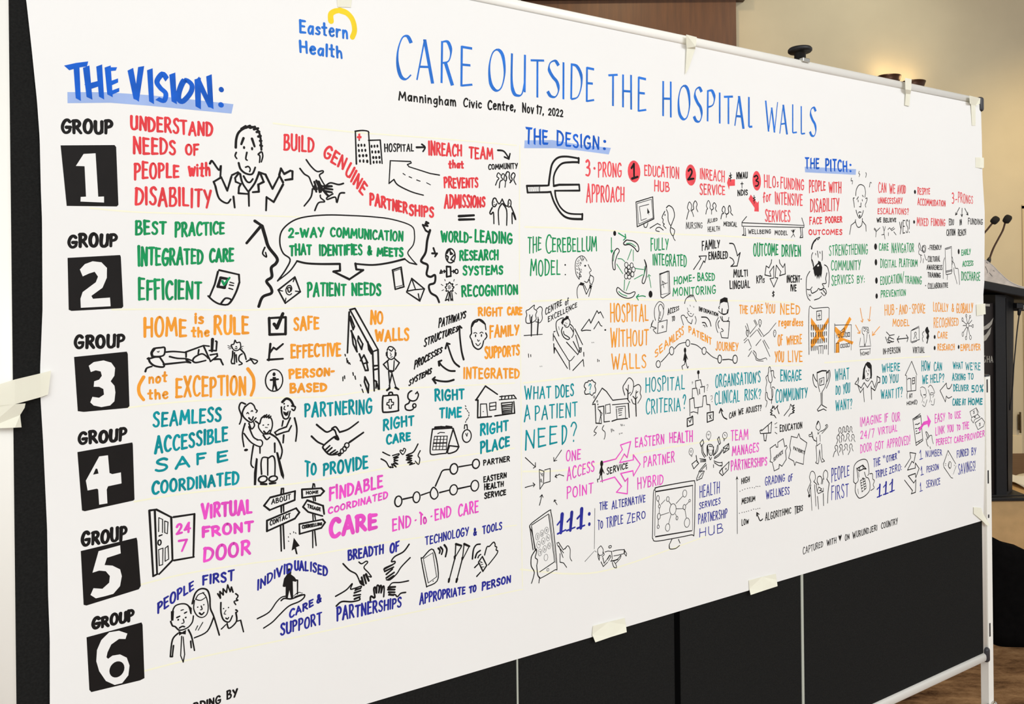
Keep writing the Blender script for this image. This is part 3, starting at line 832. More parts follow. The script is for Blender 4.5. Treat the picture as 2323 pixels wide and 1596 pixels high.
S10 1963,4137 1981,4123 1969,4101
P red_lettering r
P red_lettering r
T13 INREACH 2002,4086 2187,4095 2003,4153 2188,4151
T13 TEAM 2234,4088 2375,4093 2235,4149 2376,4146
P red_lettering r
T13 that 2114,4028 2198,4035 2115,4066 2198,4068
P red_lettering r
T13 PREVENTS 2088,3923 2283,3938 2088,3975 2283,3984
T13 ADMISSIONS 2088,3818 2323,3836 2089,3889 2324,3888
P equals_sign_drawing k
L13 2169,3780 2258,3788
L13 2170,3762 2259,3767
P black_lettering k
T8 COMMUNITY 2349,4036 2529,4054 2349,4061 2529,4083
P curved_arrow_drawing k
S10 2407,4143 2445,4140 2476,4104
L10 2448,4110 2475,4101 2483,4131
P crowd_drawing k
S7 2391,3955 2402,3980 2412,3992 2399,4003 2409,4022 2423,4011
S7 2414,3942 2419,3975 2436,3988 2426,4002 2436,4019 2447,4012 2443,3988 2453,3977 2449,3947
S7 2457,3983 2460,4001 2454,4013 2464,4031 2478,4026 2476,4002 2484,3985
S7 2481,3973 2495,3991 2488,4009 2502,4028 2514,4017 2505,3992 2518,3966
P raised_arms_couple_drawing k
S8 2370,3860 2377,3881 2390,3884 2400,3867 2414,3856 2431,3882
S8 2370,3860 2373,3842 2386,3840 2397,3855
S8 2431,3882 2448,3852 2465,3846 2469,3870 2476,3882 2486,3871 2483,3847 2469,3841
S8 2369,3833 2354,3806 2362,3798 2376,3807 2378,3748
S8 2428,3857 2407,3820 2409,3743
S8 2434,3857 2458,3822 2457,3742
S8 2486,3844 2510,3794 2513,3774 2493,3812 2492,3752
D 2380,3863 3,3
D 2476,3862 3,3
L4 2380,3848 2387,3852
L4 2465,3849 2472,3851
P border_arrow_drawing k
L7 2060,3987 2007,3992 1892,4018
L7 1892,4018 1883,4028 1904,4038 1901,4045 1792,4041 1784,3928 1810,3949
S7 1810,3949 1832,3922 1903,3893 1969,3879
L5 1859,3982 1871,3975
L5 1892,3968 1906,3963
L5 1933,3954 1952,3949
L5 1988,3943 2009,3934
P speech_bubble_drawing k
S7 1235,3447 1271,3497 1293,3546 1262,3574 1247,3619 1255,3675 1299,3720 1361,3745 1466,3759 1585,3761 1697,3759 1800,3750 1901,3721 1918,3677 1911,3627 1881,3588 1896,3560 1928,3527
L8 1928,3527 1889,3535 1863,3554
S11 1863,3554 1780,3534 1694,3523 1607,3528
L11 1607,3529 1611,3501 1646,3498 1576,3453 1498,3490 1530,3495 1530,3527
S11 1530,3527 1437,3526 1369,3529 1325,3539
S7 1325,3539 1291,3492 1235,3447
P green_lettering g
T13 2-WAY 1288,3649 1452,3656 1288,3687 1452,3699
T13 COMMUNICATION 1487,3659 1853,3644 1487,3700 1854,3691
P green_lettering g
T13 THAT 1293,3565 1391,3572 1293,3614 1392,3616
T13 IDENTIFIES 1433,3566 1640,3574 1433,3614 1640,3620
T13 & 1671,3573 1688,3575 1671,3615 1689,3614
T14 MEETS 1720,3570 1853,3567 1720,3607 1853,3607
P profile_face_drawing k
L11 1983,3743 1995,3738 1979,3735 1991,3723 1964,3728 1979,3701
S11 1979,3701 1994,3693 2004,3703
S12 2004,3702 1988,3651 1978,3589 1953,3549 1962,3536 1989,3522 1982,3477 2004,3464 2029,3473 2026,3434 1995,3421 2003,3384 2036,3363 2050,3334
L10 2022,3611 2034,3578
L10 2014,3584 2042,3584 2030,3568
P green_lettering g
T14 WORLD- 2068,3645 2241,3646 2068,3699 2242,3695
T15 LEADING 2263,3649 2489,3644 2264,3712 2489,3699
P green_lettering g
T14 RESEARCH 2172,3552 2400,3555 2173,3601 2401,3604
P green_lettering g
T14 SYSTEMS 2191,3473 2427,3479 2191,3517 2427,3520
P globe_drawing k
C8 2118,3573 27,37
L8 2095,3574 2105,3568 2100,3545
L8 2115,3608 2118,3580 2130,3583 2121,3591
L8 2143,3580 2127,3565 2120,3554 2139,3543
L8 2108,3602 2099,3585
P system_diagram_drawing k
L7 2057,3482 2063,3499 2070,3484 2057,3482
L7 2072,3492 2087,3492
L7 2081,3498 2088,3492 2080,3485
L7 2120,3492 2142,3492
L7 2134,3498 2142,3492 2134,3485
L10 2095,3517 2117,3516 2119,3468 2095,3464 2095,3517
C7 2152,3492 9,11
P award_rosette_drawing k
S7 2111,3436 2119,3427 2130,3427 2126,3417 2136,3410 2128,3401 2130,3390 2118,3391 2110,3382 2102,3391 2090,3390 2093,3402 2086,3410 2095,3418 2092,3427 2103,3427 2111,3436
L7 2102,3382 2086,3342 2099,3348 2105,3340 2109,3379
L7 2113,3382 2118,3342 2123,3349 2128,3341 2123,3384
L4 2103,3416 2115,3417
L4 2103,3409 2118,3410
L4 2104,3402 2115,3403
L4 2084,3450 2086,3443
L4 2138,3450 2135,3441
L4 2063,3425 2074,3419
L4 2156,3424 2145,3421
L4 2067,3393 2077,3397
L4 2150,3375 2142,3383
P green_lettering g
T14 RECOGNITION 2183,3361 2520,3371 2183,3417 2520,3418
P green_lettering g
T13 PATIENT 1374,3371 1556,3379 1375,3436 1557,3433
T14 NEEDS 1589,3378 1733,3376 1589,3435 1734,3428
P envelope_drawing k
L8 1237,3405 1314,3465 1339,3396 1269,3344 1237,3405
L6 1237,3405 1257,3400
L6 1339,3396 1316,3399
L6 1267,3346 1272,3367
L6 1314,3463 1306,3443
S6 1283,3402 1280,3412 1290,3417 1294,3407 1288,3394 1281,3400
S6 1295,3399 1299,3412 1293,3425 1280,3422 1272,3405 1277,3387 1290,3382 1298,3388
P phone_drawing k
L8 1797,3498 1844,3513 1858,3415 1811,3402 1797,3498
L4 1803,3492 1841,3504 1852,3423 1811,3413 1803,3492
D 1836,3413 2,3
P envelope_drawing k
L8 1900,3456 1969,3403 1943,3342 1872,3387 1900,3456
L7 1872,3392 1914,3399 1969,3403
L7 1900,3454 1920,3401
L7 1935,3378 1941,3347
P orange_lettering o
T14 SAFE 1309,3219 1422,3220 1309,3278 1423,3273
P orange_lettering o
T14 EFFECTIVE 1294,3091 1527,3089 1295,3150 1527,3145
P orange_lettering o
T14 PERSON- 1285,2995 1494,2999 1285,3034 1495,3031
T14 BASED 1288,2930 1456,2926 1288,2968 1457,2961
P orange_lettering o
T15 NO 1682,3237 1742,3235 1683,3299 1742,3293
T15 WALLS 1707,3150 1878,3148 1707,3199 1879,3207
P falling_wall_drawing k
L9 1577,3306 1602,3312 1717,3107 1689,3098 1577,3306
L9 1573,3295 1562,3099
L9 1717,3107 1721,2912
L9 1689,3098 1695,2906
L9 1691,3028 1717,3029
L9 1692,3009 1716,3013
L9 1579,3274 1598,3225 1592,3210 1576,3263
L9 1581,3205 1603,3156 1610,3102 1591,3140 1584,3205
L9 1617,3177 1639,3138 1633,3112 1614,3155 1617,3177
L9 1621,3091 1651,3009 1665,3008 1655,3062
L9 1627,3058 1644,3084 1663,3046 1638,3042
L9 1664,3148 1683,3088 1669,3110 1664,3148
L9 1648,2977 1667,2938 1664,2900 1645,2955 1648,2977
L9 1696,2957 1707,2951 1704,2919
L9 1710,2940 1716,2912
L6 1550,3092 1552,3084
L6 1558,3073 1560,3052
L6 1563,3062 1567,3046
L6 1571,3051 1575,3043
L6 1538,2984 1538,2966
L6 1546,2989 1547,2976
L6 1588,3002 1590,2989
L6 1598,2985 1601,2969
L6 1625,2941 1628,2933
L6 1633,2919 1639,2902
P proud_person_drawing k
S7 1765,3102 1775,3118 1795,3114 1809,3097
S7 1764,3094 1766,3067 1786,3055 1804,3067 1807,3092
S7 1760,3089 1760,3075
S7 1811,3086 1810,3073
S7 1775,3105 1787,3096 1795,3106
L4 1781,3088 1786,3077 1780,3074
L4 1783,3066 1792,3068
L7 1771,3053 1744,3033 1765,3007
L7 1804,3057 1828,3036 1806,3004
L7 1766,3045 1771,3001 1797,2997 1801,3048
L7 1771,2998 1776,2919 1761,2904
L7 1788,2986 1808,2916 1824,2904
L7 1788,2986 1773,2924
S7 1771,3001 1785,2992 1800,2999
L11 1761,2904 1776,2913
L11 1805,2914 1822,2904
P black_lettering k
T9 PATHWAYS 2046,3204 2199,3249 2052,3249 2205,3282
P black_lettering k
T9 STRUCTURES 1963,3109 2153,3182 1968,3152 2159,3209
P black_lettering k
T9 PROCESSES 1908,2999 2060,3077 1914,3042 2066,3104
P black_lettering k
T9 SYSTEMS 1877,2918 2000,2974 1883,2947 2005,3000
P growth_arrows_drawing k
S11 2187,3032 2175,3079 2166,3160 2166,3206
L11 2151,3183 2166,3207 2178,3197
S11 2161,2996 2126,3030 2093,3120
L11 2083,3095 2091,3121 2108,3116
S11 2135,2975 2100,2980 2063,3005 2045,3029
L11 2046,3009 2043,3029 2060,3034
S11 2128,2930 2093,2924 2050,2929 2012,2941
L11 2025,2920 2009,2941 2022,2951
P smiling_face_drawing k
S8 2235,3168 2235,3203 2248,3229 2285,3239 2314,3218 2321,3183
S10 2238,3203 2252,3223 2268,3228 2278,3237 2291,3230 2304,3221 2318,3212
S8 2235,3166 2226,3151 2234,3134
S8 2320,3165 2327,3147 2313,3130
S8 2236,3128 2247,3098 2273,3081 2296,3093 2307,3125
D 2259,3153 4,8
D 2294,3153 4,8
S5 2248,3167 2259,3170 2267,3164
S5 2285,3166 2296,3171 2304,3165
S5 2270,3132 2275,3123 2282,3129
S5 2260,3112 2273,3100 2288,3113
P orange_lettering o
T14 RIGHT 2279,3259 2422,3254 2280,3301 2422,3295
T14 CARE 2457,3257 2545,3258 2457,3296 2546,3294
P orange_lettering o
T14 FAMILY 2346,3138 2523,3149 2347,3203 2523,3196
P orange_lettering o
T14 SUPPORTS 2315,3028 2525,3040 2315,3089 2526,3091
P orange_lettering o
T14 INTEGRATED 2187,2932 2523,2914 2188,2989 2524,2958
P teal_lettering t
T13 PARTNERING 1355,2811 1680,2799 1356,2871 1681,2867
P teal_lettering t
T13 TO 1352,2528 1402,2540 1353,2601 1403,2579
T14 PROVIDE 1439,2526 1656,2533 1439,2581 1656,2590
P handshake_drawing k
S9 1408,2769 1433,2746 1457,2729 1484,2738
S9 1481,2743 1500,2749 1519,2721
S9 1519,2722 1562,2732 1612,2762
S9 1383,2717 1411,2688 1438,2672
S9 1484,2741 1497,2729 1505,2696
S9 1505,2707 1513,2687 1497,2695 1494,2703 1464,2685 1438,2664 1440,2651 1466,2622 1501,2618 1523,2620
S9 1448,2645 1470,2663
S9 1456,2634 1480,2652
S9 1472,2626 1496,2639
S9 1485,2620 1507,2630
L10 1566,2668 1637,2708
C7 1553,2655 11,12
C7 1542,2640 9,11
C7 1529,2630 8,11
C7 1517,2616 6,6
P medical_bag_drawing k
S9 1739,2872 1737,2807 1751,2796 1815,2797 1820,2808 1819,2868 1802,2877 1749,2877 1739,2872
S9 1770,2880 1773,2891 1787,2891 1791,2880
L6 1772,2857 1783,2857 1784,2844 1795,2841 1794,2830 1784,2829 1782,2813 1772,2814 1771,2828 1759,2833 1761,2843 1771,2843 1772,2857
P stethoscope_drawing k
S8 1888,2890 1874,2878 1873,2855 1893,2840 1917,2844 1929,2868 1921,2882
S8 1881,2841 1875,2830 1857,2821 1860,2801 1880,2794 1898,2798 1902,2809
L8 1885,2889 1894,2891
L8 1914,2875 1924,2884
C8 1906,2815 9,10
P teal_lettering t
T14 RIGHT 1741,2709 1901,2721 1742,2761 1901,2768
T14 CARE 1757,2637 1881,2645 1757,2683 1881,2681
P teal_lettering t
T14 RIGHT 2022,2830 2186,2829 2023,2884 2186,2875
T14 TIME 2046,2740 2168,2735 2047,2787 2169,2786
P teal_lettering t
T15 RIGHT 2282,2627 2450,2636 2283,2683 2451,2685
T15 PLACE 2282,2531 2456,2551 2283,2591 2457,2598
P open_hands_drawing k
S7 1735,2601 1758,2587 1772,2580
S7 1726,2569 1751,2552 1766,2526 1777,2519
S7 1786,2578 1819,2583 1816,2575 1789,2567 1818,2566 1792,2558 1815,2550 1792,2550 1815,2531 1789,2540 1806,2518 1780,2538 1789,2518 1774,2525
S7 1923,2620 1899,2584 1869,2574 1860,2569 1893,2565 1860,2558 1889,2552 1857,2548 1889,2541 1865,2533 1892,2529 1874,2521 1904,2525
S7 1935,2585 1923,2562 1932,2544 1925,2517 1907,2536
P heart_outline_drawing k
S6 1840,2577 1826,2595 1831,2600 1841,2594 1846,2607 1856,2600 1851,2587 1840,2577
P calendar_drawing k
S8 2004,2687 1994,2626 1990,2571 2002,2557 2045,2556 2080,2555
L8 2004,2687 2110,2682 2122,2678 2080,2555
L8 2122,2675 2153,2580 2099,2592
S8 2153,2580 2134,2559 2089,2554 2099,2589
L11 2019,2694 2044,2694
L11 2050,2694 2075,2690
L11 2081,2693 2113,2687
L5 2034,2661 2047,2666 2072,2662
L5 2015,2649 2087,2643 2080,2574 2003,2581 2015,2649
L4 2010,2633 2085,2626
L4 2008,2616 2084,2610
L4 2006,2599 2082,2591
L5 2031,2648 2022,2580
L5 2050,2646 2041,2578
L5 2068,2645 2059,2577
L7 2009,2615 2084,2608
P pocket_watch_drawing k
C7 2200,2631 26,33
L7 2186,2671 2188,2690 2201,2690 2204,2669
L5 2193,2645 2200,2630 2205,2646
L5 2193,2790 2197,2785
L5 2194,2776 2201,2771
L5 2204,2764 2208,2759
L5 2212,2754 2215,2749
L5 2214,2741 2213,2734
L5 2210,2727 2206,2721
L5 2202,2719 2199,2713
L5 2195,2709 2193,2702
P house_drawing k
L9 2257,2815 2314,2884 2387,2834
L9 2255,2815 2268,2813 2265,2721 2349,2719
L9 2369,2720 2492,2724 2488,2787
L6 2282,2723 2283,2791 2319,2789 2325,2722
L6 2338,2791 2377,2793 2376,2754 2338,2753 2338,2791
L6 2338,2773 2376,2774
L7 2401,2821 2487,2822 2504,2801
L6 2397,2804 2497,2803
L7 2414,2823 2411,2805
L7 2435,2821 2431,2805
L7 2456,2821 2454,2804
L7 2476,2819 2475,2803
L7 2410,2785 2479,2785 2474,2725 2416,2727 2410,2785
L7 2415,2772 2476,2773
L7 2415,2764 2476,2763
L7 2417,2753 2475,2753
L7 2417,2743 2475,2743
L7 2419,2735 2474,2734
D 2299,2750 3,3
P network_line_drawing k
C8 1814,2347 19,26
C8 1912,2353 19,27
C8 2120,2361 22,26
C8 2244,2365 23,28
C8 2123,2469 22,27
C8 2252,2479 21,24
S8 2006,2390 1989,2369 1992,2343 2011,2329 2030,2343 2026,2369 2006,2390
L8 1840,2354 1893,2357
L8 1938,2360 1984,2368
L8 2040,2358 2096,2363
L8 2147,2363 2221,2367
L8 2152,2476 2233,2478
S8 2017,2395 2041,2440 2060,2469 2101,2469
P black_lettering k
T9 PARTNER 2298,2465 2457,2469 2298,2493 2458,2495
P black_lettering k
T9 EASTERN 2298,2376 2435,2383 2298,2404 2436,2409
T9 HEALTH 2301,2334 2416,2338 2301,2365 2417,2364
T9 SERVICE 2302,2288 2431,2291 2303,2316 2431,2317
P magenta_lettering m
T14 FINDABLE 1467,2404 1730,2431 1468,2466 1731,2484
P magenta_lettering m
T10 COORDINATED 1460,2342 1756,2372 1461,2368 1757,2404
P magenta_lettering m
P magenta_lettering m
T25 CARE 1469,2229 1697,2236 1470,2311 1698,2304
P magenta_lettering m
T11 END 1783,2205 1878,2212 1784,2267 1879,2268
T11 - 1904,2230 1908,2232 1904,2245 1908,2247
T11 TO 1928,2210 1964,2215 1929,2275 1964,2238
T11 - 1992,2237 1995,2239 1992,2250 1995,2251
T11 END 2014,2219 2102,2227 2014,2272 2103,2279
T11 CARE 2147,2219 2262,2224 2148,2276 2263,2282
P navy_lettering n
T9 TECHNOLOGY 1959,2104 2204,2114 1959,2143 2205,2154
T10 & 2235,2104 2250,2106 2236,2141 2250,2141
T10 TOOLS 2289,2103 2404,2111 2290,2142 2405,2148
P signpost_drawing k
L9 1162,2425 1190,2458 1303,2471 1301,2430 1187,2401 1162,2425
L9 1174,2355 1307,2391 1322,2369 1301,2344 1174,2307 1174,2355
L8 1239,2466 1241,2491 1250,2491 1250,2467
L8 1239,2413 1239,2382
L8 1249,2414 1250,2384
L8 1235,2322 1237,2205
L8 1247,2323 1251,2213
T6 ABOUT 1196,2427 1282,2437 1197,2448 1282,2459
T6 CONTACT 1188,2331 1280,2353 1188,2351 1280,2374
P signpost_drawing k
L9 1335,2474 1426,2467 1440,2451 1422,2434 1336,2435 1335,2474
L9 1339,2392 1359,2420 1434,2383 1439,2343
L9 1340,2391 1363,2365 1431,2335
L9 1321,2315 1431,2319 1443,2303 1425,2280 1322,2269 1321,2315
L7 1385,2473 1388,2493 1394,2491 1396,2477
L7 1387,2430 1390,2413
L7 1396,2430 1398,2412
L7 1385,2352 1386,2323
L7 1394,2345 1397,2324
L7 1383,2269 1383,2194
L7 1393,2270 1399,2201
T6 HOME 1355,2448 1411,2446 1355,2462 1411,2458
T6 TRIAGE 1360,2385 1422,2360 1361,2401 1422,2374
T6 COUNSELLING 1335,2291 1427,2294 1335,2306 1427,2306
P cursor_arrow_drawing k
F 1295,2256 1322,2214 1305,2210 1312,2176 1304,2178 1298,2204 1284,2198
L4 1270,2265 1271,2262
L4 1278,2279 1280,2275
L4 1294,2284 1295,2279
L4 1270,2245 1272,2243
L4 1303,2278 1305,2274
P navy_lettering n
T10 INDI 1130,2047 1207,2087 1131,2090 1208,2125
T11 VID 1215,2088 1284,2104 1216,2126 1285,2146
T11 UAL 1298,2105 1359,2091 1298,2147 1359,2132
T11 ISED 1372,2086 1450,2048 1372,2127 1450,2091
P hand_holding_person_drawing k
D 1271,2100 11,19
F 1263,2094 1278,2091 1296,2074 1306,2057 1303,2050 1288,2056 1289,1979 1279,1978 1272,2018 1264,1982 1254,1986 1255,2037 1247,2037 1241,2042 1248,2076
L7 1303,2058 1310,2056 1309,1992
S7 1127,1919 1179,1937 1212,1975 1234,1992 1254,1994
S8 1234,1978 1249,1985 1279,1976 1315,1981 1341,1982 1338,1968 1315,1955 1269,1945 1228,1916 1193,1888 1154,1870
L3 1290,1986 1310,2000 1333,1992
L3 1295,1983 1331,1988
L3 1300,1992 1320,1999
P navy_lettering n
T11 CARE 1272,1888 1381,1923 1273,1923 1382,1953
T11 & 1401,1929 1418,1934 1401,1965 1419,1970
P navy_lettering n
T11 SUPPORT 1231,1821 1421,1828 1232,1869 1421,1881
P navy_lettering n
T12 BREADTH 1555,2102 1731,2104 1555,2149 1731,2146
T12 OF 1769,2097 1814,2100 1769,2138 1814,2150
P meeting_hands_drawing k
S7 1528,2091 1560,2053 1590,2031 1603,2007 1614,1979 1631,1966
S7 1607,2084 1621,2073 1643,2081 1651,2073 1632,2053 1654,2024 1670,1999 1656,2005
L11 1620,2007 1628,1976
L11 1631,2015 1642,1973
L11 1642,2018 1656,1983
L11 1614,1989 1631,1967
S8 1869,2123 1839,2092 1792,2076 1774,2055 1792,2052 1788,2041 1739,2029 1736,2019
S8 1874,2055 1826,2018 1802,1989 1767,1966 1747,1970
L10 1739,2026 1780,2038
L10 1739,2013 1785,2025
L10 1747,1997 1779,2016
L10 1747,1979 1788,1998
L10 1756,1969 1785,1982
S8 1490,1943 1542,1962 1573,1987 1564,1962 1589,1962 1617,1965 1614,1957 1586,1950
S8 1493,1896 1520,1911 1569,1900 1608,1900 1608,1910
L10 1589,1954 1614,1955
L10 1583,1940 1614,1944
L10 1580,1927 1613,1925
L10 1583,1910 1610,1915
S9 1663,1885 1666,1906 1686,1894 1681,1938 1689,1944 1695,1913 1698,1951 1709,1943 1706,1911 1715,1947 1721,1940 1718,1909 1729,1941 1735,1932 1732,1889
S8 1864,1941 1820,1942 1779,1948 1764,1937 1755,1928
S8 1848,1886 1822,1887 1804,1874 1790,1888 1758,1892
L11 1758,1930 1793,1925
L11 1755,1920 1790,1912
L11 1758,1906 1790,1899
L11 1761,1894 1784,1886
P navy_lettering n
P navy_lettering n
T12 PARTNERSHIPS 1497,1824 1822,1821 1498,1886 1823,1867
P tablet_drawing k
S7 1943,2042 2002,2072 2028,1922 1969,1892 1960,1905 1935,2035 1943,2042
L4 1946,2036 1999,2057 2019,1930 1972,1908 1946,2036
D 1999,1912 3,3
S10 2030,2074 2039,2061 2036,2048
S10 2042,2078 2054,2061 2048,2040
S10 2064,2085 2078,2060 2070,2024
P crutches_drawing k
L7 2130,2079 2125,2011
L7 2162,2059 2126,2011
L7 2123,2003 2087,1890
L7 2178,2070 2168,1997
L7 2207,2051 2172,1996
L7 2165,1989 2131,1881
L13 2130,2078 2162,2064
L13 2178,2070 2209,2052
L13 2123,2014 2123,2003
L13 2168,2000 2166,1991
L12 2090,1904 2087,1890
L13 2135,1895 2131,1881
P smart_watch_drawing k
L8 2262,1959 2285,1984 2311,1932 2288,1905 2262,1959
L8 2239,1935 2262,1951
L8 2251,1886 2274,1904
S8 2299,1990 2313,2029 2329,2031 2353,2048 2363,2037 2363,2025 2373,2018 2369,2004 2379,1996 2369,1977 2321,1933
S10 2226,1983 2233,2031 2250,2052 2273,2052
S10 2243,1986 2253,2008 2273,2018
S8 2259,1983 2266,1993 2276,1997
L4 2272,1960 2285,1952
L4 2278,1942 2288,1943
L4 2281,1929 2295,1928
L4 2275,1951 2280,1956
P navy_lettering n
T11 APPROPRIATE 1925,1811 2180,1810 1926,1863 2181,1847
T12 TO 2207,1806 2245,1811 2208,1837 2246,1841
T12 PERSON 2283,1805 2456,1814 2284,1845 2457,1850
P logo_arc y
S29 1497,4684 1497,4716 1517,4734 1542,4742
S30 1542,4742 1574,4736 1599,4715 1611,4685 1613,4653 1602,4623
P logo_lettering b
T14 Eastern 1350,4606 1577,4615 1350,4661 1578,4672
T14 Health 1349,4515 1549,4514 1349,4565 1549,4569
P title_lettering b
T20n C 1831,4456 1907,4456 1834,4672 1910,4672
T20n A 1939,4460 2026,4457 1941,4669 2029,4674
T20n R 2074,4462 2139,4457 2077,4678 2142,4680
T21n E 2188,4458 2256,4470 2191,4670 2258,4672
P title_lettering b
T21n O 2356,4461 2454,4464 2359,4679 2457,4686
T22n U 2493,4451 2583,4452 2496,4676 2586,4681
P subtitle_lettering k
T10 Manningham 1841,4348 2157,4353 1841,4390 2157,4397
T10 Civic 2203,4354 2308,4358 2204,4397 2309,4401
T11 Centre, 2349,4357 2518,4366 2350,4405 2519,4411
P title_lettering b
T21n T 2618,4456 2707,4455 2621,4664 2710,4671
T21n S 2731,4470 2808,4471 2733,4674 2811,4677
T22n I 2837,4468 2839,4465 2840,4677 2842,4675
T22n D 2889,4473 2965,4477 2892,4675 2968,4682
T22n E 2999,4470 3055,4482 3002,4671 3058,4671
P title_lettering b
T23n T 3158,4467 3228,4469 3161,4652 3231,4661
T23n H 3265,4469 3332,4462 3268,4664 3335,4670
T23n E 3385,4456 3449,4468 3388,4666 3451,4665
P title_lettering b
T24n H 3580,4450 3648,4448 3584,4666 3652,4671
T24n O 3709,4448 3806,4449 3713,4655 3809,4662
T24n S 3842,4446 3912,4444 3845,4660 3915,4665
T25n P 3958,4456 4022,4455 3961,4655 4026,4658
T25n I 4068,4454 4070,4452 4071,4655 4073,4653
T25n T 4107,4458 4190,4457 4110,4638 4193,4646
T25n A 4207,4452 4288,4444 4210,4653 4291,4652
T26n L 4337,4451 4372,4459 4340,4657 4376,4661
P title_lettering b
T19n W 4502,4445 4619,4443 4505,4652 4623,4655
T21n A 4641,4441 4715,4446 4644,4640 4718,4647
T21n L 4770,4452 4817,4463 4774,4657 4820,4662
T21n L 4860,4453 4902,4463 4863,4654 4906,4661
T23n S 4954,4456 5020,4455 4957,4660 5023,4659
P subtitle_lettering k
T10 Nov 2566,4364 2636,4364 2566,4412 2637,4413
T10 17, 2658,4367 2702,4367 2659,4411 2702,4406
T10 2022 2736,4367 2833,4366 2737,4404 2833,4404
P highlighter_band h
F 2577,4211 2759,4229 2947,4220 3174,4220 3158,4180 2937,4186 2777,4185 2574,4168
P heading_lettering B
T15 THE 2583,4196 2729,4201 2585,4281 2730,4277
T15 DESIGN 2792,4203 3084,4202 2793,4280 3085,4274
D 3129,4254 11,9
D 3126,4211 11,8
P fork_drawing k
S12 2732,3975 2741,4032 2757,4094 2795,4132 2854,4144 2940,4140
L13 2940,4141 2940,4114
S13 2940,4118 2885,4114 2826,4103 2789,4070 2767,4025 2766,3972
L12 2766,3972 2803,3981 2941,3990 2944,3956 2776,3946
S12 2774,3946 2781,3903 2812,3852 2865,3823 2952,3821
L13 2961,3822 2960,3793
S13 2960,3793 2870,3794 2817,3817 2770,3876 2745,3936
L12 2745,3938 2724,3935 2593,3926 2588,3962 2724,3972 2732,3975
L5 2672,3962 2671,3934
L2 2606,3954 2603,3935
L2 2616,3955 2613,3935
L2 2629,3958 2626,3936
L2 2642,3958 2639,3937
L2 2654,3959 2652,3937
L2 2665,3960 2662,3938
P coral_lettering c
T15 3 2991,4042 3018,4047 2992,4134 3019,4135
D 3052,4091 8,8
T11 PRONG 3080,4044 3250,4057 3082,4132 3251,4136
P coral_lettering c
T11 APPROACH 2993,3894 3267,3911 2994,3996 3268,3993
P number_circle c
D 3348,4093 49,66
K k
L14 3328,4112 3347,4138 3347,4062
L14 3331,4049 3376,4063
P coral_lettering c
T10 EDUCATION 3430,4076 3707,4075 3431,4139 3708,4144
P coral_lettering c
T10 HUB 3506,3984 3626,3988 3507,4049 3627,4043
P computer_drawing k
L7 3362,3911 3491,3948 3498,3815 3366,3762 3359,3911
L4 3368,3902 3481,3933 3492,3820 3378,3778 3368,3902
L4 3459,3901 3386,3884 3397,3801 3440,3815
F 3447,3879 3466,3852 3457,3849 3462,3832 3454,3846 3447,3843
S6 3418,3779 3421,3763 3439,3762 3450,3787
P woman_with_braid_drawing k
S6 3600,3886 3622,3901 3654,3884 3666,3841 3649,3801 3633,3779 3614,3810 3612,3853 3600,3876
S6 3587,3864 3564,3827 3573,3813 3570,3794 3582,3785 3573,3777 3595,3759
D 3588,3842 4,6
S6 3636,3777 3629,3743 3651,3714 3665,3749 3639,3765
L6 3651,3714 3659,3695 3669,3686
L6 3466,3757 3526,3787 3551,3778
S6 3572,3748 3544,3764 3519,3759 3513,3744 3541,3738
P green_lettering g
T9 THE 2590,3588 2676,3615 2592,3688 2677,3678
T10 C 2709,3596 2744,3595 2710,3696 2745,3696
T10 EREBELLUM 2752,3601 3059,3611 2753,3675 3060,3690
P droplet_drawing k
D 3194,3718 11,15
K g
L8 3223,3720 3274,3696
L8 3273,3714 3277,3693 3259,3679
L6 3169,3691 3168,3608
F 3159,3617 3184,3620 3169,3599
P green_lettering g
P green_lettering g
T9 FULLY 3471,3621 3610,3632 3472,3694 3611,3699
T9 INTEGRATED 3486,3534 3759,3526 3487,3598 3760,3601
P number_circle c
D 3809,4102 45,67
K k
S14 3789,4127 3807,4140 3819,4122 3805,4096 3785,4073
L14 3785,4073 3832,4081
P coral_lettering c
T10 INREACH 3889,4084 4104,4076 3890,4148 4105,4144
T10 SERVICE 3886,3985 4106,3995 3887,4050 4107,4052
P dollar_arrow_drawing c
F 4127,4072 4145,4113 4157,4095 4201,4101 4200,4058 4149,4053 4146,4027
K k
S6 4172,4126 4149,4119 4170,4111 4149,4101
L6 4161,4140 4161,4084
P black_lettering k
T9 NWAU 4217,4104 4318,4117 4217,4145 4318,4155
P black_lettering k
T9 NDIS 4225,3994 4317,4005 4225,4032 4318,4038
L6 4255,4074 4278,4076
L6 4266,4085 4265,4046
P dollar_arrow_drawing c
F 4347,4008 4326,3977 4382,3920 4378,3897 4422,3897 4423,3969 4408,3955
K k
S6 4390,3991 4369,3984 4391,3976 4368,3966
L6 4379,4003 4379,3951
P number_circle c
D 4407,4103 41,66
K k
S13 4383,4128 4406,4138 4419,4121 4398,4104 4423,4095 4416,4072 4394,4067
P coral_lettering c
T10 HLO 4480,4063 4592,4068 4482,4150 4594,4144
T10 s 4608,4073 4617,4074 4608,4128 4618,4129
P coral_lettering c
T10 FUNDING 4643,4069 4880,4066 4644,4144 4881,4140
T10 for 4467,3961 4542,3974 4468,4031 4543,4045
T10 INTENSIVE 4586,3955 4862,3957 4587,4034 4863,4038
T10 SERVICES 4484,3834 4730,3839 4486,3910 4732,3912
P colleagues_drawing k
S6 3767,3822 3782,3865 3789,3875 3776,3894 3786,3924 3796,3931 3812,3910 3805,3875
S6 3812,3876 3822,3856 3827,3841
S6 3815,3881 3829,3891 3826,3916 3843,3941 3859,3922 3852,3897 3865,3873
P colleagues_drawing k
S6 3933,3861 3943,3891 3950,3896 3940,3916 3958,3949 3975,3922 3971,3902 3984,3888 3984,3862
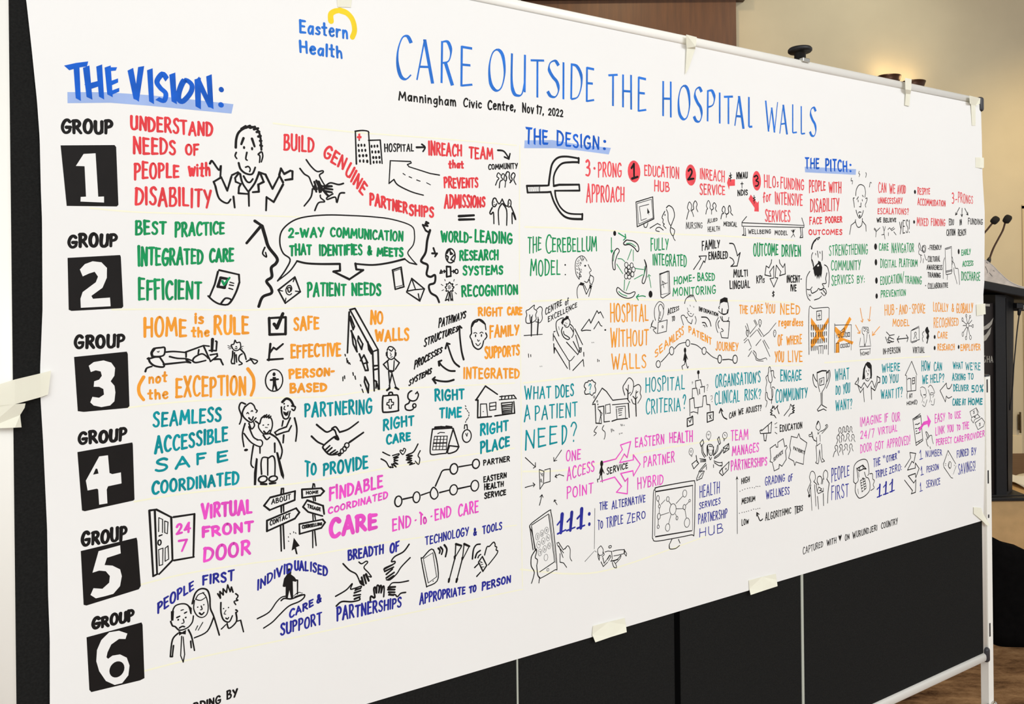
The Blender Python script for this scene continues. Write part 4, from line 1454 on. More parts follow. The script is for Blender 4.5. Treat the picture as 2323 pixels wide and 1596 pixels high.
S7 3984,3888 4002,3901 3995,3918 4009,3937 4026,3920 4019,3899 4030,3882
P colleagues_drawing k
S7 4067,3836 4078,3867 4092,3872 4078,3892 4093,3918 4107,3901 4103,3878 4117,3866 4116,3847
S7 4117,3866 4138,3879 4135,3909 4149,3925 4160,3895 4156,3880 4175,3863
P black_lettering k
T5 NURSING 3762,3761 3901,3772 3763,3803 3902,3805
P black_lettering k
T5 ALLIED 3948,3802 4034,3822 3949,3832 4035,3838
T5 HEALTH 3949,3747 4054,3760 3950,3781 4055,3787
P black_lettering k
T6 MEDICAL 4092,3791 4212,3788 4092,3816 4213,3819
P bench_drawing k
L6 4259,3817 4877,3819 4876,3805 4259,3794 4259,3817
L6 4304,3859 4259,3820
L7 4854,3870 4877,3822
L6 4273,3789 4276,3743 4262,3735 4293,3733 4289,3782
L7 4836,3804 4844,3750 4831,3732 4861,3734 4857,3799
L5 4743,3782 4763,3764 4781,3789
L5 4763,3769 4763,3753 4740,3731
L5 4767,3753 4778,3736
D 4763,3779 8,8
T6 WELLBEING 4318,3745 4535,3754 4319,3772 4536,3778
T6 MODEL 4577,3746 4703,3748 4577,3775 4704,3774
P highlighter_band h
F 4894,4232 5463,4254 5459,4212 4897,4193
P heading_lettering B
T15 THE 4899,4217 5047,4231 4901,4294 5048,4301
T16 PITCH 5120,4220 5356,4228 5121,4301 5357,4308
D 5399,4281 12,9
D 5398,4235 12,8
P red_lettering r
T10 PEOPLE 4939,4053 5112,4079 4941,4141 5113,4142
T11 WITH 5153,4070 5286,4070 5154,4142 5288,4148
T10 DISABILITY 4947,3916 5260,3940 4948,4005 5262,4028
P red_lettering r
T10 FACE 4937,3828 5068,3840 4938,3878 5069,3884
T11 POORER 5109,3844 5292,3856 5109,3886 5292,3896
T10 OUTCOMES 4928,3757 5290,3766 4928,3789 5291,3802
P black_lettering k
T9 FAMILY 3896,3629 4051,3650 3897,3686 4052,3698
T9 ENABLED 3953,3571 4121,3580 3954,3619 4122,3623
P block_arrow_drawing k
L7 3820,3507 3884,3576 3868,3591 3932,3594 3918,3552 3908,3562 3870,3507
P curved_arrow_drawing k
S8 4142,3678 4178,3674 4199,3636 4212,3598
L8 4212,3598 4238,3619 4208,3531 4150,3528
S8 4150,3528 4179,3549 4169,3574 4141,3587
P green_lettering g
T11 OUTCOME 4366,3599 4604,3609 4367,3686 4605,3680
T11 DRIVEN 4643,3600 4835,3601 4645,3673 4836,3679
P green_lettering g
T10 MODEL 2605,3467 2801,3477 2606,3557 2802,3556
K k
D 2837,3530 5,5
D 2837,3475 4,4
P thinking_person_drawing k
S5 2933,3448 2912,3477 2906,3526 2916,3562 2946,3582 2971,3576 2990,3553
S5 2998,3533 3006,3517 3019,3499 3006,3488 3011,3475
S5 2933,3450 2937,3486 2950,3490
S5 2937,3481 2947,3463 2931,3464
L4 2924,3553 2927,3548
L4 2932,3559 2935,3554
L4 2943,3569 2946,3562
L4 2954,3566 2951,3553
L4 2962,3564 2960,3553
L4 2918,3539 2922,3535
L4 2929,3542 2933,3537
L4 2940,3546 2944,3539
L4 2915,3526 2920,3521
L4 2926,3528 2932,3522
L4 2938,3533 2943,3526
L4 2948,3544 2946,3535
L4 2929,3515 2940,3504
L4 2915,3508 2923,3504
L4 2931,3504 2942,3495
L4 2948,3506 2951,3499
L4 2918,3490 2926,3481
L4 2941,3580 2943,3571
L4 2957,3578 2954,3569
L4 2968,3571 2964,3560
D 2976,3526 7,5
S5 3011,3472 3033,3461 3033,3441 3024,3423
S5 3011,3470 3000,3445 2986,3430 2969,3437
S5 3005,3445 3010,3423 3024,3418
S5 2997,3445 3005,3443
F 2941,3432 2969,3425 2963,3412 2933,3415
F 3005,3418 3024,3411 3016,3394 3002,3396
S5 2933,3419 2919,3397 2916,3366 2921,3341
L5 2960,3412 2981,3362 3005,3400
L5 2969,3414 2984,3387
L5 3016,3396 2998,3349
P circuit_network_drawing k
S7 3281,3680 3260,3662 3269,3651 3304,3654 3340,3636 3364,3613 3376,3627 3367,3655 3335,3675 3284,3681
S6 3210,3629 3183,3601 3174,3555 3179,3509 3194,3507 3194,3546 3209,3587 3227,3615 3210,3629
S7 3418,3564 3429,3529 3416,3482 3397,3432 3413,3423 3432,3467 3434,3529 3418,3564
S6 3212,3399 3203,3376 3229,3350 3282,3334 3324,3342 3342,3365 3333,3372 3294,3361 3253,3373 3212,3399
C5 3278,3533 13,15
C5 3319,3530 12,15
C5 3297,3519 11,13
C5 3276,3500 11,15
C5 3302,3495 12,14
C5 3332,3505 13,16
C5 3275,3465 12,16
C5 3299,3461 13,13
C5 3323,3477 12,16
C5 3293,3481 11,12
K g
L5 3319,3626 3288,3563
L5 3333,3622 3332,3556
L5 3206,3537 3250,3481
L5 3347,3512 3411,3505
L5 3401,3474 3337,3448
L5 3263,3444 3258,3382
L5 3301,3435 3274,3379
L5 3453,3465 3467,3396
L5 3441,3460 3450,3474 3464,3467
S5 3215,3569 3244,3567 3267,3551
S5 3281,3660 3316,3661 3352,3643
L5 3191,3610 3180,3555
L5 3420,3524 3413,3467
S5 3218,3375 3241,3359 3279,3347
S7 3421,3342 3396,3347 3354,3341
L7 3369,3355 3351,3341 3366,3322
K k
D 3462,3356 15,21
P phone_drawing k
L6 3537,3479 3613,3496 3619,3359 3560,3331 3544,3338 3537,3479
L3 3546,3474 3548,3352 3608,3361 3602,3491
L8 3540,3477 3603,3496
L4 3548,3410 3599,3424
L4 3558,3436 3570,3393
L4 3558,3434 3586,3419
P green_lettering g
T9 HOME- 3654,3411 3826,3439 3655,3458 3826,3473
T9 BASED 3854,3436 4001,3436 3854,3487 4002,3480
P green_lettering g
T9 MONITORING 3643,3344 4008,3353 3643,3389 4009,3404
P scenic_trees_drawing k
S5 2609,3211 2576,3210 2571,3233 2577,3254 2574,3276 2592,3284 2610,3297 2628,3307 2625,3288 2643,3274 2635,3253 2637,3227 2609,3211
S5 2643,3283 2664,3298 2679,3286 2676,3260 2678,3230 2662,3209 2647,3212 2634,3216
L5 2558,3142 2677,3144
L5 2596,3254 2601,3211 2615,3253
L5 2650,3240 2653,3214
L9 2608,3241 2605,3138
L9 2652,3227 2644,3143
P black_lettering k
T6 CENTRE 2699,3250 2810,3304 2700,3288 2811,3333
T6 of 2834,3301 2856,3309 2834,3335 2856,3344
P black_lettering k
T6 EXCELLENCE 2717,3212 2914,3292 2717,3241 2914,3318
P resting_patient_drawing k
S6 2787,3130 2771,3170 2772,3210 2798,3227 2820,3232
S6 2867,3193 2886,3175 2888,3148
S6 2750,3145 2749,3106
S6 2755,3132 2786,3082 2828,3023 2859,2986 2892,3011
L6 2752,3088 2754,3036 2759,3066 2843,2945
L6 2753,3154 2763,3158
L6 2897,3166 2950,3074
L6 2957,3029 2958,3007
L6 2880,2931 2952,2989 2957,2949
L6 2855,2982 2858,2937
F 2841,3243 2857,3238 2854,3225 2825,3215 2814,3191 2803,3204 2814,3226 2830,3230
S6 2852,3229 2865,3207 2854,3181 2835,3179 2822,3195
S6 2814,3178 2805,3156 2818,3125 2845,3108 2861,3114 2845,3126 2824,3138 2819,3155
S6 2867,3176 2888,3144 2875,3118
L6 2839,3093 2911,3023
L6 2885,3095 2920,3036
L6 2902,3130 2925,3058
L6 2914,3018 2942,3057
C6 2933,3044 8,13
L3 2833,3203 2838,3201
L3 2841,3197 2846,3199
L3 2830,3190 2841,3186
L3 2787,3183 2790,3165
L3 3017,3085 3018,3080
L3 3028,3085 3030,3081
L3 2659,2969 2660,2965
L3 2670,2969 2671,2965
L3 2850,3256 2847,3265
L5 2585,3040 2586,3021
L5 2599,3035 2600,3024
L5 3056,2984 3056,2970
L5 3066,2978 3067,2972
P mountains_drawing k
L6 2942,3157 2999,3218 3010,3195 3056,3266 3067,3250 3081,3259 3103,3222
S6 2946,3153 2976,3156 3009,3153
L6 3032,3161 3066,3203 3080,3180 3091,3175
D 3114,3152 7,5
P orange_lettering o
T11 HOSPITAL 3154,3198 3440,3195 3155,3303 3442,3291
P orange_lettering o
T11 WITHOUT 3152,3053 3438,3051 3153,3157 3440,3140
P orange_lettering o
T11 WALLS 3159,2919 3418,2913 3160,3006 3419,2994
P laptop_user_drawing k
S5 3498,3196 3490,3235 3497,3277 3531,3310 3566,3292 3565,3261
S5 3523,3195 3530,3238 3525,3277 3544,3293 3562,3266 3562,3233 3542,3195 3523,3193
L5 3520,3184 3593,3196 3585,3126 3513,3115 3520,3184
S5 3480,3194 3464,3164 3504,3149 3479,3140 3504,3115
S5 3480,3197 3458,3150
L4 3540,3248 3538,3221
L4 3527,3212 3536,3207
C4 3555,3155 5,7
P black_lettering k
T6 ACCESS 3599,3226 3690,3255 3600,3265 3690,3278
T6 TO 3632,3183 3654,3193 3633,3215 3654,3218
P phone_user_drawing k
S5 3739,3294 3749,3320 3779,3342 3809,3344 3825,3324 3838,3304
L5 3769,3330 3776,3342 3786,3332 3792,3348 3802,3334 3812,3346 3822,3329
S5 3761,3237 3777,3217 3800,3212 3814,3228
S5 3708,3209 3712,3219 3731,3221 3748,3206 3761,3208
L5 3708,3209 3727,3160
L5 3748,3206 3767,3178 3793,3165
L5 3793,3165 3803,3192
S5 3827,3211 3835,3186 3826,3162
L4 3762,3266 3768,3242 3778,3244
L4 3785,3283 3788,3276
L4 3815,3275 3818,3268
L4 3784,3232 3797,3229
P tablet_user_drawing k
F 4041,3264 4048,3314 4087,3328 4115,3323 4118,3292 4080,3298 4051,3289
S6 4041,3269 4034,3261 4040,3254
S6 4118,3292 4123,3252 4114,3221
S6 4033,3239 4057,3223 4085,3220 4107,3222
S9 4065,3253 4064,3223 4085,3217 4107,3224 4114,3247
L6 4064,3203 4071,3172 4130,3170 4115,3062 4058,3067 4045,3102
L6 4047,3203 4064,3177
L6 4124,3196 4120,3176 4106,3173
S6 4029,3198 4008,3164 4011,3129 4024,3101
S6 4039,3178 4025,3158 4035,3128
S6 4056,3127 4073,3111 4052,3105
S7 3882,3205 3926,3201 3953,3176 3963,3145
S7 3888,3170 3912,3167 3928,3142
S5 3895,3153 3908,3150 3911,3140
P black_lettering k
T6 INFORMATION 3861,3246 4026,3206 3861,3272 4026,3225
P orange_lettering o
T9 SEA 3493,2970 3599,3038 3489,3009 3594,3086
T9 MLESS 3611,3042 3727,3102 3608,3088 3725,3151
T9 PATIENT 3772,3114 3965,3025 3772,3151 3966,3071
P orange_lettering o
T9 JOURNEY 4003,2990 4205,2975 4004,3045 4206,3024
P journey_path_drawing k
C6 3626,3004 18,25
C6 3761,3046 17,21
C6 3900,2990 18,23
C7 4037,2930 17,26
C7 4177,2921 21,27
C6 3516,2929 17,21
L7 4063,2924 4120,2924 4151,2917
S6 3540,2941 3575,2967 3604,2992
S6 3649,3015 3688,3043 3743,3051
S6 3789,3040 3836,3029 3882,3000
S6 3923,2983 3970,2950 4015,2932
P walking_person_drawing k
D 3737,3002 10,17
F 3733,2988 3742,2987 3750,2957 3745,2926 3732,2927 3726,2949
L6 3733,2978 3722,2939
L6 3742,2977 3758,2945
L6 3735,2929 3732,2915 3709,2904 3714,2884
L6 3742,2929 3748,2909 3757,2889 3764,2900
P dollar_branch_arrows_drawing k
L7 4540,3575 4535,3554 4512,3520 4485,3533 4471,3472 4530,3463 4519,3493 4560,3533 4557,3451 4521,3447 4557,3390 4598,3451 4572,3454 4585,3539 4630,3494 4617,3467 4675,3479 4672,3550 4652,3523 4621,3552 4617,3576
P black_lettering k
T9 MULTI 4175,3459 4304,3464 4176,3506 4304,3506
T9 LINGUAL 4139,3381 4324,3390 4139,3433 4325,3436
P black_lettering k
T8 KPIs 4390,3417 4465,3422 4391,3464 4466,3464
P black_lettering k
T9 INCENT- 4690,3420 4841,3423 4691,3466 4842,3469
T10 IVE 4728,3361 4785,3362 4729,3403 4785,3403
P black_lettering k
T8 $ 4539,3325 4563,3327 4539,3357 4564,3360
P bearded_person_drawing k
S7 4949,3656 4962,3690 4992,3721 5043,3741 5021,3721 5009,3732 4996,3712
S7 4965,3629 4952,3607 4952,3574 4968,3535 4976,3513
S12 4953,3656 4966,3690 4996,3721
L7 5016,3641 5023,3597
L7 4994,3624 4998,3613
L7 5041,3636 5045,3625
F 4993,3541 5019,3558 5023,3574 5048,3564 5065,3525 5060,3483 5049,3450 5038,3472 5029,3440 5018,3466 5007,3441 5000,3472 4987,3458 4975,3486 4968,3524
S7 4956,3579 4972,3546 4967,3513
K w
F 5010,3541 5027,3547 5031,3536 5014,3530
K k
S7 5090,3544 5124,3525 5141,3463 5131,3385
S7 5067,3642 5068,3597 5064,3575
S7 4930,3497 4896,3453 4890,3371 4902,3316 4930,3291
S7 4899,3371 4928,3368 4953,3387
S7 4940,3365 4952,3343 5003,3359 5020,3375 5036,3369
S7 5115,3486 5102,3447 5105,3413 5063,3408 5079,3386 5053,3364
S7 5036,3364 5088,3374 5108,3346 5087,3324
S7 5049,3347 5078,3324
S7 5070,3363 5104,3335
S7 4976,3295 5027,3306 5053,3322
L3 4911,3338 4939,3321
L3 4935,3337 4914,3318
L3 4919,3329 4944,3329
P orange_lettering o
T9 THE 4224,3217 4300,3217 4225,3275 4300,3269
T9 CARE 4328,3216 4445,3218 4329,3272 4446,3271
T9 YOU 4474,3214 4563,3214 4475,3279 4564,3272
P orange_lettering o
T10 NEED 4620,3204 4819,3201 4621,3276 4820,3263
P orange_lettering o
T10 regardless 4603,3125 4850,3117 4604,3178 4851,3165
P orange_lettering o
T9 OF 4593,2989 4638,2992 4594,3067 4639,3060
T10 WHERE 4680,2994 4835,2992 4681,3047 4836,3054
T10 YOU 4561,2881 4647,2879 4562,2955 4649,2950
T10 LIVE 4694,2875 4840,2865 4695,2949 4841,2940
P street_map_drawing k
L5 4292,3150 4317,3089
L5 4278,3135 4295,3098
L5 4317,3081 4381,3134
L5 4320,3061 4384,3105
L5 4359,3168 4381,3136
L5 4367,3173 4392,3138
L5 4403,3115 4448,3066
L5 4392,3105 4429,3059
L5 4447,3058 4501,3085 4575,3146
L5 4261,3040 4287,3057
L5 4265,3024 4294,3044
L5 4302,3046 4331,2995
L5 4375,3001 4424,3041
L5 4455,3034 4503,2974
L5 4443,3029 4510,2921
L5 4300,2932 4334,2967
L5 4308,2973 4330,2988
S5 4352,2968 4374,2949 4381,2917 4415,2905 4468,2913 4479,2901
S5 4345,2958 4367,2929 4381,2902 4445,2894
S5 4415,3127 4404,3156 4415,3174 4430,3161 4425,3140 4414,3122
S5 4297,3064 4284,3088 4288,3106 4303,3103 4305,3082 4297,3064
S5 4558,3051 4547,3078 4559,3098 4572,3087 4570,3066 4558,3051
D 4417,3155 3,3
D 4295,3090 3,3
D 4560,3082 3,3
P crossed_hospital_drawing k
K o
F 4937,3172 5036,3078 5127,3167 5128,3133 5057,3058 5086,3018 5081,2990 5031,3031 4971,2973 4933,2953 4931,3002 4997,3055 4936,3128
K k
S6 4912,2913 4917,3228 4967,3235 5094,3239 5132,3234 5134,3195 5122,2901
L6 4998,3214 5051,3218 5050,3154 4999,3151 4998,3214
L6 5012,3181 5038,3185
L6 5025,3200 5025,3164
L8 4940,3118 4939,3084
L8 4961,3117 4960,3082
L8 4980,3116 4981,3082
L8 5000,3116 5001,3081
L8 5020,3116 5020,3081
L8 5041,3116 5042,3081
L8 5063,3116 5062,3081
L8 5083,3117 5083,3085
L8 5102,3117 5101,3084
L8 4937,3065 4939,3035
L8 4960,3064 4961,3034
L8 4985,3063 4984,3033
L8 5019,3065 5018,3032
L8 5041,3064 5041,3033
L8 5062,3064 5061,3035
L8 5081,3065 5080,3037
L8 5101,3066 5101,3039
L8 4938,3018 4938,2988
L8 4958,3018 4959,2987
L8 4978,3017 4979,2988
L8 5000,3016 5000,2988
L8 5020,3016 5020,2987
L8 5041,3016 5040,2987
L8 5061,3016 5060,2988
L8 5081,3017 5081,2989
L8 5102,3017 5102,2992
L8 4936,2969 4937,2939
L8 4956,2968 4957,2939
L8 4977,2968 4977,2939
L8 4998,2967 4999,2941
L8 5082,2968 5082,2943
L8 5102,2968 5102,2942
L5 5016,2913 5017,2968 5064,2968 5063,2910
L5 5040,2964 5039,2914
P teal_lettering t
T10 WHAT 2559,2793 2727,2790 2560,2862 2728,2856
T10 DOES 2761,2782 2882,2789 2762,2854 2882,2850
P teal_lettering t
T10 A 2554,2672 2589,2684 2555,2757 2590,2763
T10 PATIENT 2624,2674 2907,2669 2625,2753 2908,2748
P teal_lettering t
T12 NEE 2557,2519 2765,2532 2559,2628 2766,2626
T12 D 2801,2520 2831,2538 2802,2623 2833,2631
T11 ? 2861,2530 2901,2528 2862,2639 2902,2633
P thought_bubble_drawing k
S6 2988,2789 2966,2789 2960,2805 2969,2818 2958,2834 2966,2854 2983,2857 2989,2865 3003,2862 3014,2868 3025,2856 3039,2848 3033,2831 3039,2812 3035,2792 3024,2791 3013,2778 2999,2788 2988,2789
C4 3028,2768 5,6
C4 3049,2741 4,5
C4 3054,2723 2,3
K t
T8 ? 2990,2797 3007,2798 2991,2846 3007,2846
P house_and_trees_drawing k
L7 3018,2733 3086,2815 3117,2793 3162,2738 3271,2739 3290,2714
L7 3015,2726 3034,2727 3038,2616 3078,2610
L7 3054,2707 3096,2710 3097,2617 3138,2617
L7 3155,2616 3196,2623 3272,2621
L5 3110,2663 3108,2714 3142,2718 3144,2665 3118,2665
L5 3159,2712 3279,2710
L5 3185,2696 3255,2696 3257,2624
L5 3188,2686 3193,2626
L5 3202,2682 3237,2684
L5 3202,2671 3231,2672
L5 3205,2659 3228,2659
L5 3208,2645 3228,2646
L9 3279,2710 3285,2626
L5 3054,2698 3070,2678
L5 3069,2688 3073,2656 3061,2616
L5 3074,2655 3078,2614
L5 3073,2678 3083,2668 3076,2655
S6 3253,2761 3239,2806 3257,2833 3287,2861 3317,2838 3319,2800 3310,2773 3295,2756
S6 3322,2805 3358,2816 3376,2796 3370,2764 3378,2739 3351,2704
S6 3303,2732 3315,2707 3330,2701
L6 3263,2798 3277,2780 3281,2819
L6 3277,2780 3276,2738
L6 3295,2774 3280,2766
L6 3315,2749 3334,2729 3340,2780
L6 3352,2774 3340,2766
L6 3348,2742 3335,2729
L8 3277,2785 3276,2738
L8 3335,2729 3338,2628
S5 3047,2597 3024,2570 3040,2559 3023,2545
S5 3095,2597 3083,2577 3103,2557 3102,2530 3096,2517
L4 3149,2571 3151,2552
L4 3157,2570 3160,2558
L4 3166,2563 3169,2557
L4 3221,2591 3225,2581
L4 3231,2590 3234,2581
L4 3245,2585 3246,2581
L4 3209,2539 3211,2532
L4 3221,2539 3222,2536
L4 3229,2540 3231,2537
P teal_lettering t
T9 HOSPITAL 3414,2767 3729,2759 3415,2856 3731,2840
P teal_lettering t
T9 CRITERIA 3415,2632 3692,2631 3416,2719 3693,2710
T10 ? 3715,2641 3737,2641 3716,2725 3739,2723
P magenta_lettering m
T9 ONE 2828,2421 2926,2423 2829,2480 2927,2478
T9 ACCESS 2833,2315 3022,2344 2834,2384 3023,2398
T9 POINT 2831,2210 3012,2217 2832,2273 3013,2272
P magenta_lettering m
T9 EASTERN 3330,2442 3555,2439 3331,2499 3555,2499
T10 HEALTH 3602,2438 3791,2426 3603,2500 3792,2490
P magenta_lettering m
T9 PARTNER 3393,2314 3639,2317 3394,2376 3640,2378
P magenta_lettering m
T9 HYBRID 3345,2190 3545,2194 3346,2256 3546,2252
P access_door_drawing k
L5 2557,2475 2621,2416
L5 2608,2411 2622,2416 2622,2440
L5 2796,2488 2745,2433
L5 2743,2453 2744,2432 2764,2435
L5 2810,2341 2779,2354 2752,2345
L5 2760,2355 2751,2345 2763,2337
L5 2647,2398 2677,2385 2674,2316 2650,2289 2647,2398
L5 2682,2391 2719,2395 2718,2323 2676,2318
L3 2654,2379 2661,2366
L3 2659,2344 2666,2322
C3 2666,2367 3,8
C3 2657,2336 3,9
L5 2554,2312 2612,2318
L5 2605,2330 2617,2319 2607,2308
L5 2646,2201 2663,2255
L5 2650,2246 2663,2257 2670,2241
L5 2745,2213 2763,2186
L5 2742,2206 2745,2215 2756,2211
P service_arrows_drawing m
L8 3089,2384 3181,2391 3231,2440 3217,2469 3294,2481 3266,2389 3245,2413 3209,2366 3313,2370 3313,2400 3366,2337 3314,2274 3309,2305 3217,2301 3249,2250 3270,2266 3265,2174 3184,2195 3222,2224 3171,2286 3067,2275
P walking_person_drawing k
D 3077,2377 11,18
F 3070,2361 3082,2360 3085,2332 3079,2308 3062,2310
L6 3068,2348 3060,2322
L6 3080,2348 3094,2319
L6 3065,2310 3059,2290 3045,2290 3048,2273
L6 3076,2310 3081,2269
P black_lettering k
T8 SERVICE 3114,2307 3270,2328 3115,2345 3270,2358
P teal_lettering t
T9 ORGANISATION'S 3998,2751 4413,2754 3999,2833 4414,2822
P teal_lettering t
T9 CLINICAL 3991,2641 4214,2642 3992,2719 4215,2717
T9 RISK? 4264,2643 4417,2646 4265,2710 4418,2710
P teal_lettering t
T10 ENGAGE 4615,2744 4829,2739 4616,2821 4830,2809
P teal_lettering t
T10 COMMUNITY 4564,2602 4889,2614 4565,2692 4890,2682
P decision_tree_drawing k
D 3848,2857 11,13
L6 3848,2844 3849,2817
L6 3825,2765 3822,2804 3866,2809 3879,2766
L6 3794,2701 3795,2757 3832,2759 3844,2714
L6 3858,2720 3855,2750
L6 3865,2762 3899,2764 3898,2727
L6 3771,2693 3807,2700 3813,2635 3880,2637 3888,2703 3912,2705 3918,2648 3945,2644 3948,2603
L6 3771,2693 3773,2590
L6 3843,2633 3839,2594
L6 3780,2609 3803,2612 3839,2601
L8 3749,2573 3796,2583 3798,2533 3749,2524 3749,2573
L8 3920,2593 3975,2596 3974,2544 3921,2534 3920,2593
L6 3762,2564 3772,2548 3792,2588
L6 3937,2579 3957,2553
L6 3954,2580 3942,2554
S3 3919,2770 3930,2774 3929,2759 3922,2747
S3 3952,2698 3966,2699 3966,2682 3955,2673
D 3922,2738 3,2
D 3964,2662 3,3
S3 3791,2797 3799,2801 3799,2794 3792,2787
P people_chain_drawing k
S6 4497,2822 4497,2843 4509,2851 4516,2837 4516,2821
S6 4497,2820 4489,2797 4496,2759 4515,2742 4530,2762 4520,2818
S6 4516,2821 4543,2822 4546,2787 4561,2771
S6 4489,2797 4469,2782 4477,2750 4468,2714 4468,2688
S6 4515,2737 4514,2705
S6 4528,2625 4525,2704 4545,2711 4556,2699
S6 4468,2682 4479,2676 4486,2644 4517,2626 4536,2656 4533,2698
S6 4464,2677 4463,2635 4478,2618 4466,2583
S6 4524,2630 4522,2602
P black_lettering k
T7 CAN 4119,2540 4176,2551 4120,2577 4177,2586
T7 WE 4203,2553 4250,2560 4204,2590 4251,2594
T7 ADJUST? 4276,2559 4420,2565 4276,2594 4421,2599
S8 4096,2537 4068,2552 4051,2579 4042,2610
L8 4028,2584 4042,2611 4060,2591
P reaching_hands_drawing k
L7 4596,2526 4577,2568 4585,2583 4554,2559 4547,2581 4535,2569 4535,2585 4527,2567 4512,2558 4531,2551 4508,2542 4527,2535 4511,2526 4546,2520 4565,2500
L7 4647,2508 4703,2551 4715,2580 4727,2565 4751,2571 4735,2554 4755,2552 4731,2543 4754,2533 4734,2527 4750,2520 4710,2513 4694,2498
P megaphone_drawing k
L7 4422,2427 4522,2477 4513,2404 4429,2408 4411,2410 4406,2429 4422,2435
L7 4441,2402 4447,2359 4463,2355 4471,2398
L7 4487,2454 4490,2407
L5 4552,2459 4576,2467
L5 4556,2436 4575,2434
L5 4555,2403 4574,2390
P black_lettering k
T8 EDUCATION 4604,2401 4831,2405 4605,2444 4832,2446
P trophy_drawing k
S7 4997,2779 5000,2724 5024,2642
S7 5099,2784 5102,2717 5084,2673 5049,2637
S7 4992,2719 4967,2748 4955,2771 4950,2738 4966,2693 4991,2675
S7 5103,2772 5133,2787 5141,2747 5123,2698 5097,2661
S7 5103,2767 5124,2776 5124,2737 5102,2705
L11 4999,2779 5052,2789 5099,2786
L6 5021,2731 5072,2741 5072,2691 5025,2686 5021,2731
L6 5038,2721 5038,2699
L6 5038,2721 5055,2723
L6 5038,2711 5051,2712
L7 5037,2632 5039,2552
L7 5051,2634 5050,2548
L7 5039,2549 4997,2517 5005,2505 5064,2516 5094,2502
L7 5048,2545 5099,2521
P multitasking_person_drawing k
S6 3919,2333 3917,2378 3931,2391 3961,2385 3975,2356 3971,2326
S6 3930,2361 3933,2336 3947,2319 3960,2323 3968,2352
S6 3937,2380 3961,2375
L8 3919,2323 3924,2382
L8 3971,2321 3975,2371
L3 3942,2355 3944,2350
L3 3957,2354 3959,2349
L3 3943,2335 3954,2334
S6 3936,2311 3946,2292 3957,2306
S6 3906,2319 3882,2352 3880,2397
S6 3895,2313 3872,2348 3870,2388
S6 3974,2316 4009,2342 4016,2381
S6 3981,2325 4002,2353 4009,2377
S6 3981,2295 4022,2310 4058,2341
S6 3981,2303 4029,2324 4051,2347
S6 3905,2299 3852,2311
S6 3905,2287 3858,2290
S6 3905,2294 3858,2300
S6 3905,2275 3864,2245 3844,2228
S6 3912,2264 3877,2243 3857,2221
S6 3977,2281 4015,2266 4049,2262
S6 3980,2270 4021,2245 4042,2245
S6 3911,2254 3911,2234
S6 3973,2256 3973,2239
L6 3856,2409 3880,2429 3890,2405 3866,2386 3856,2409
L6 4010,2417 4024,2431 4037,2389 4027,2380 4010,2417
L6 4061,2356 4111,2378 4114,2340 4064,2320 4061,2356
L6 4061,2353 4089,2348 4111,2376
L6 4071,2325 4089,2348 4110,2343
L6 3785,2285 3825,2304 3844,2282 3801,2253 3785,2285
L6 3822,2334 3831,2289
L6 4028,2209 4113,2259 4105,2209 4052,2176 4024,2199 4049,2226 4059,2180
L6 3850,2232 3891,2227 3870,2185 3826,2176 3826,2191 3850,2232
L6 3843,2189 3877,2219
S6 4049,2264 4049,2241 4028,2244
C4 4084,2216 4,5
C3 3932,2451 20,25
C4 4077,2433 21,21
C3 3779,2364 18,22
L3 3924,2426 3934,2416 3941,2427
L4 4066,2414 4069,2398 4076,2411
L3 3776,2342 3784,2331 3789,2343
L3 3921,2457 3940,2457
L3 3925,2450 3938,2451
L4 4073,2440 4081,2430
L3 3769,2368 3786,2369
L3 3772,2360 3784,2361
P magenta_lettering m
T9 TEAM 4133,2391 4290,2384 4135,2457 4291,2446
T9 MANAGES 4143,2294 4391,2291 4144,2352 4392,2348
P magenta_lettering m
T9 PARTNERSHIPS 4132,2198 4470,2192 4133,2266 4471,2244
P puzzle_pieces_drawing k
L6 4504,2300 4558,2320 4565,2301 4581,2299 4581,2331 4636,2351 4651,2294 4667,2302 4675,2286 4658,2266 4665,2206 4621,2164 4594,2180 4590,2152 4543,2142 4525,2202 4502,2210 4510,2236 4504,2300
L6 4719,2358 4779,2341 4796,2369 4812,2335 4881,2295 4850,2211 4841,2149 4765,2175 4752,2152 4741,2184 4689,2211 4710,2260 4702,2293 4719,2358
T5 SERVICE 4536,2206 4632,2253 4536,2230 4632,2274
T5 PATIENTS 4741,2264 4856,2218 4741,2285 4856,2238
P presenting_person_drawing k
S6 4986,2410 4982,2388 5007,2369 5028,2384 5020,2418 5004,2436 4991,2420
S6 5028,2359 5070,2368 5096,2388 5084,2395 5101,2401 5109,2386 5096,2374 5044,2343
S6 5002,2358 5002,2342 5019,2357
L6 5023,2334 5026,2289
L6 4985,2322 4988,2261 5026,2276
L6 4980,2262 4986,2156 4973,2144 4998,2132 5007,2148 5017,2230
L6 5039,2266 5046,2165 5071,2143 5041,2138 5029,2162 5017,2230
S6 4980,2295 4951,2314 4936,2365 4927,2350 4906,2349 4910,2335 4935,2333 4959,2302
L11 4991,2415 5004,2430
P smartphone_dialling_drawing k
S6 2644,1799 2631,1819 2625,1872
S6 2618,1955 2596,2058 2581,2090 2587,2104 2617,2121 2711,2162 2721,2150 2735,2073 2759,1842 2743,1823 2654,1797 2641,1804
L6 2602,1962 2588,2050 2581,2097
L5 2593,2099 2705,2143 2743,1869 2644,1832
L5 2593,2093 2613,1965
L3 2713,2138 2751,1861
C3 2698,1833 7,8
C2 2631,2030 12,19
C2 2661,2043 12,18
C2 2691,2054 12,18
C2 2638,1984 12,19
C2 2669,1999 12,18
C2 2701,2012 12,18
C2 2647,1939 12,19
C2 2678,1953 12,19
C2 2708,1965 11,17
C2 2686,1904 13,18
L3 2632,2039 2632,2019
L3 2657,2047 2665,2044 2658,2034 2665,2034
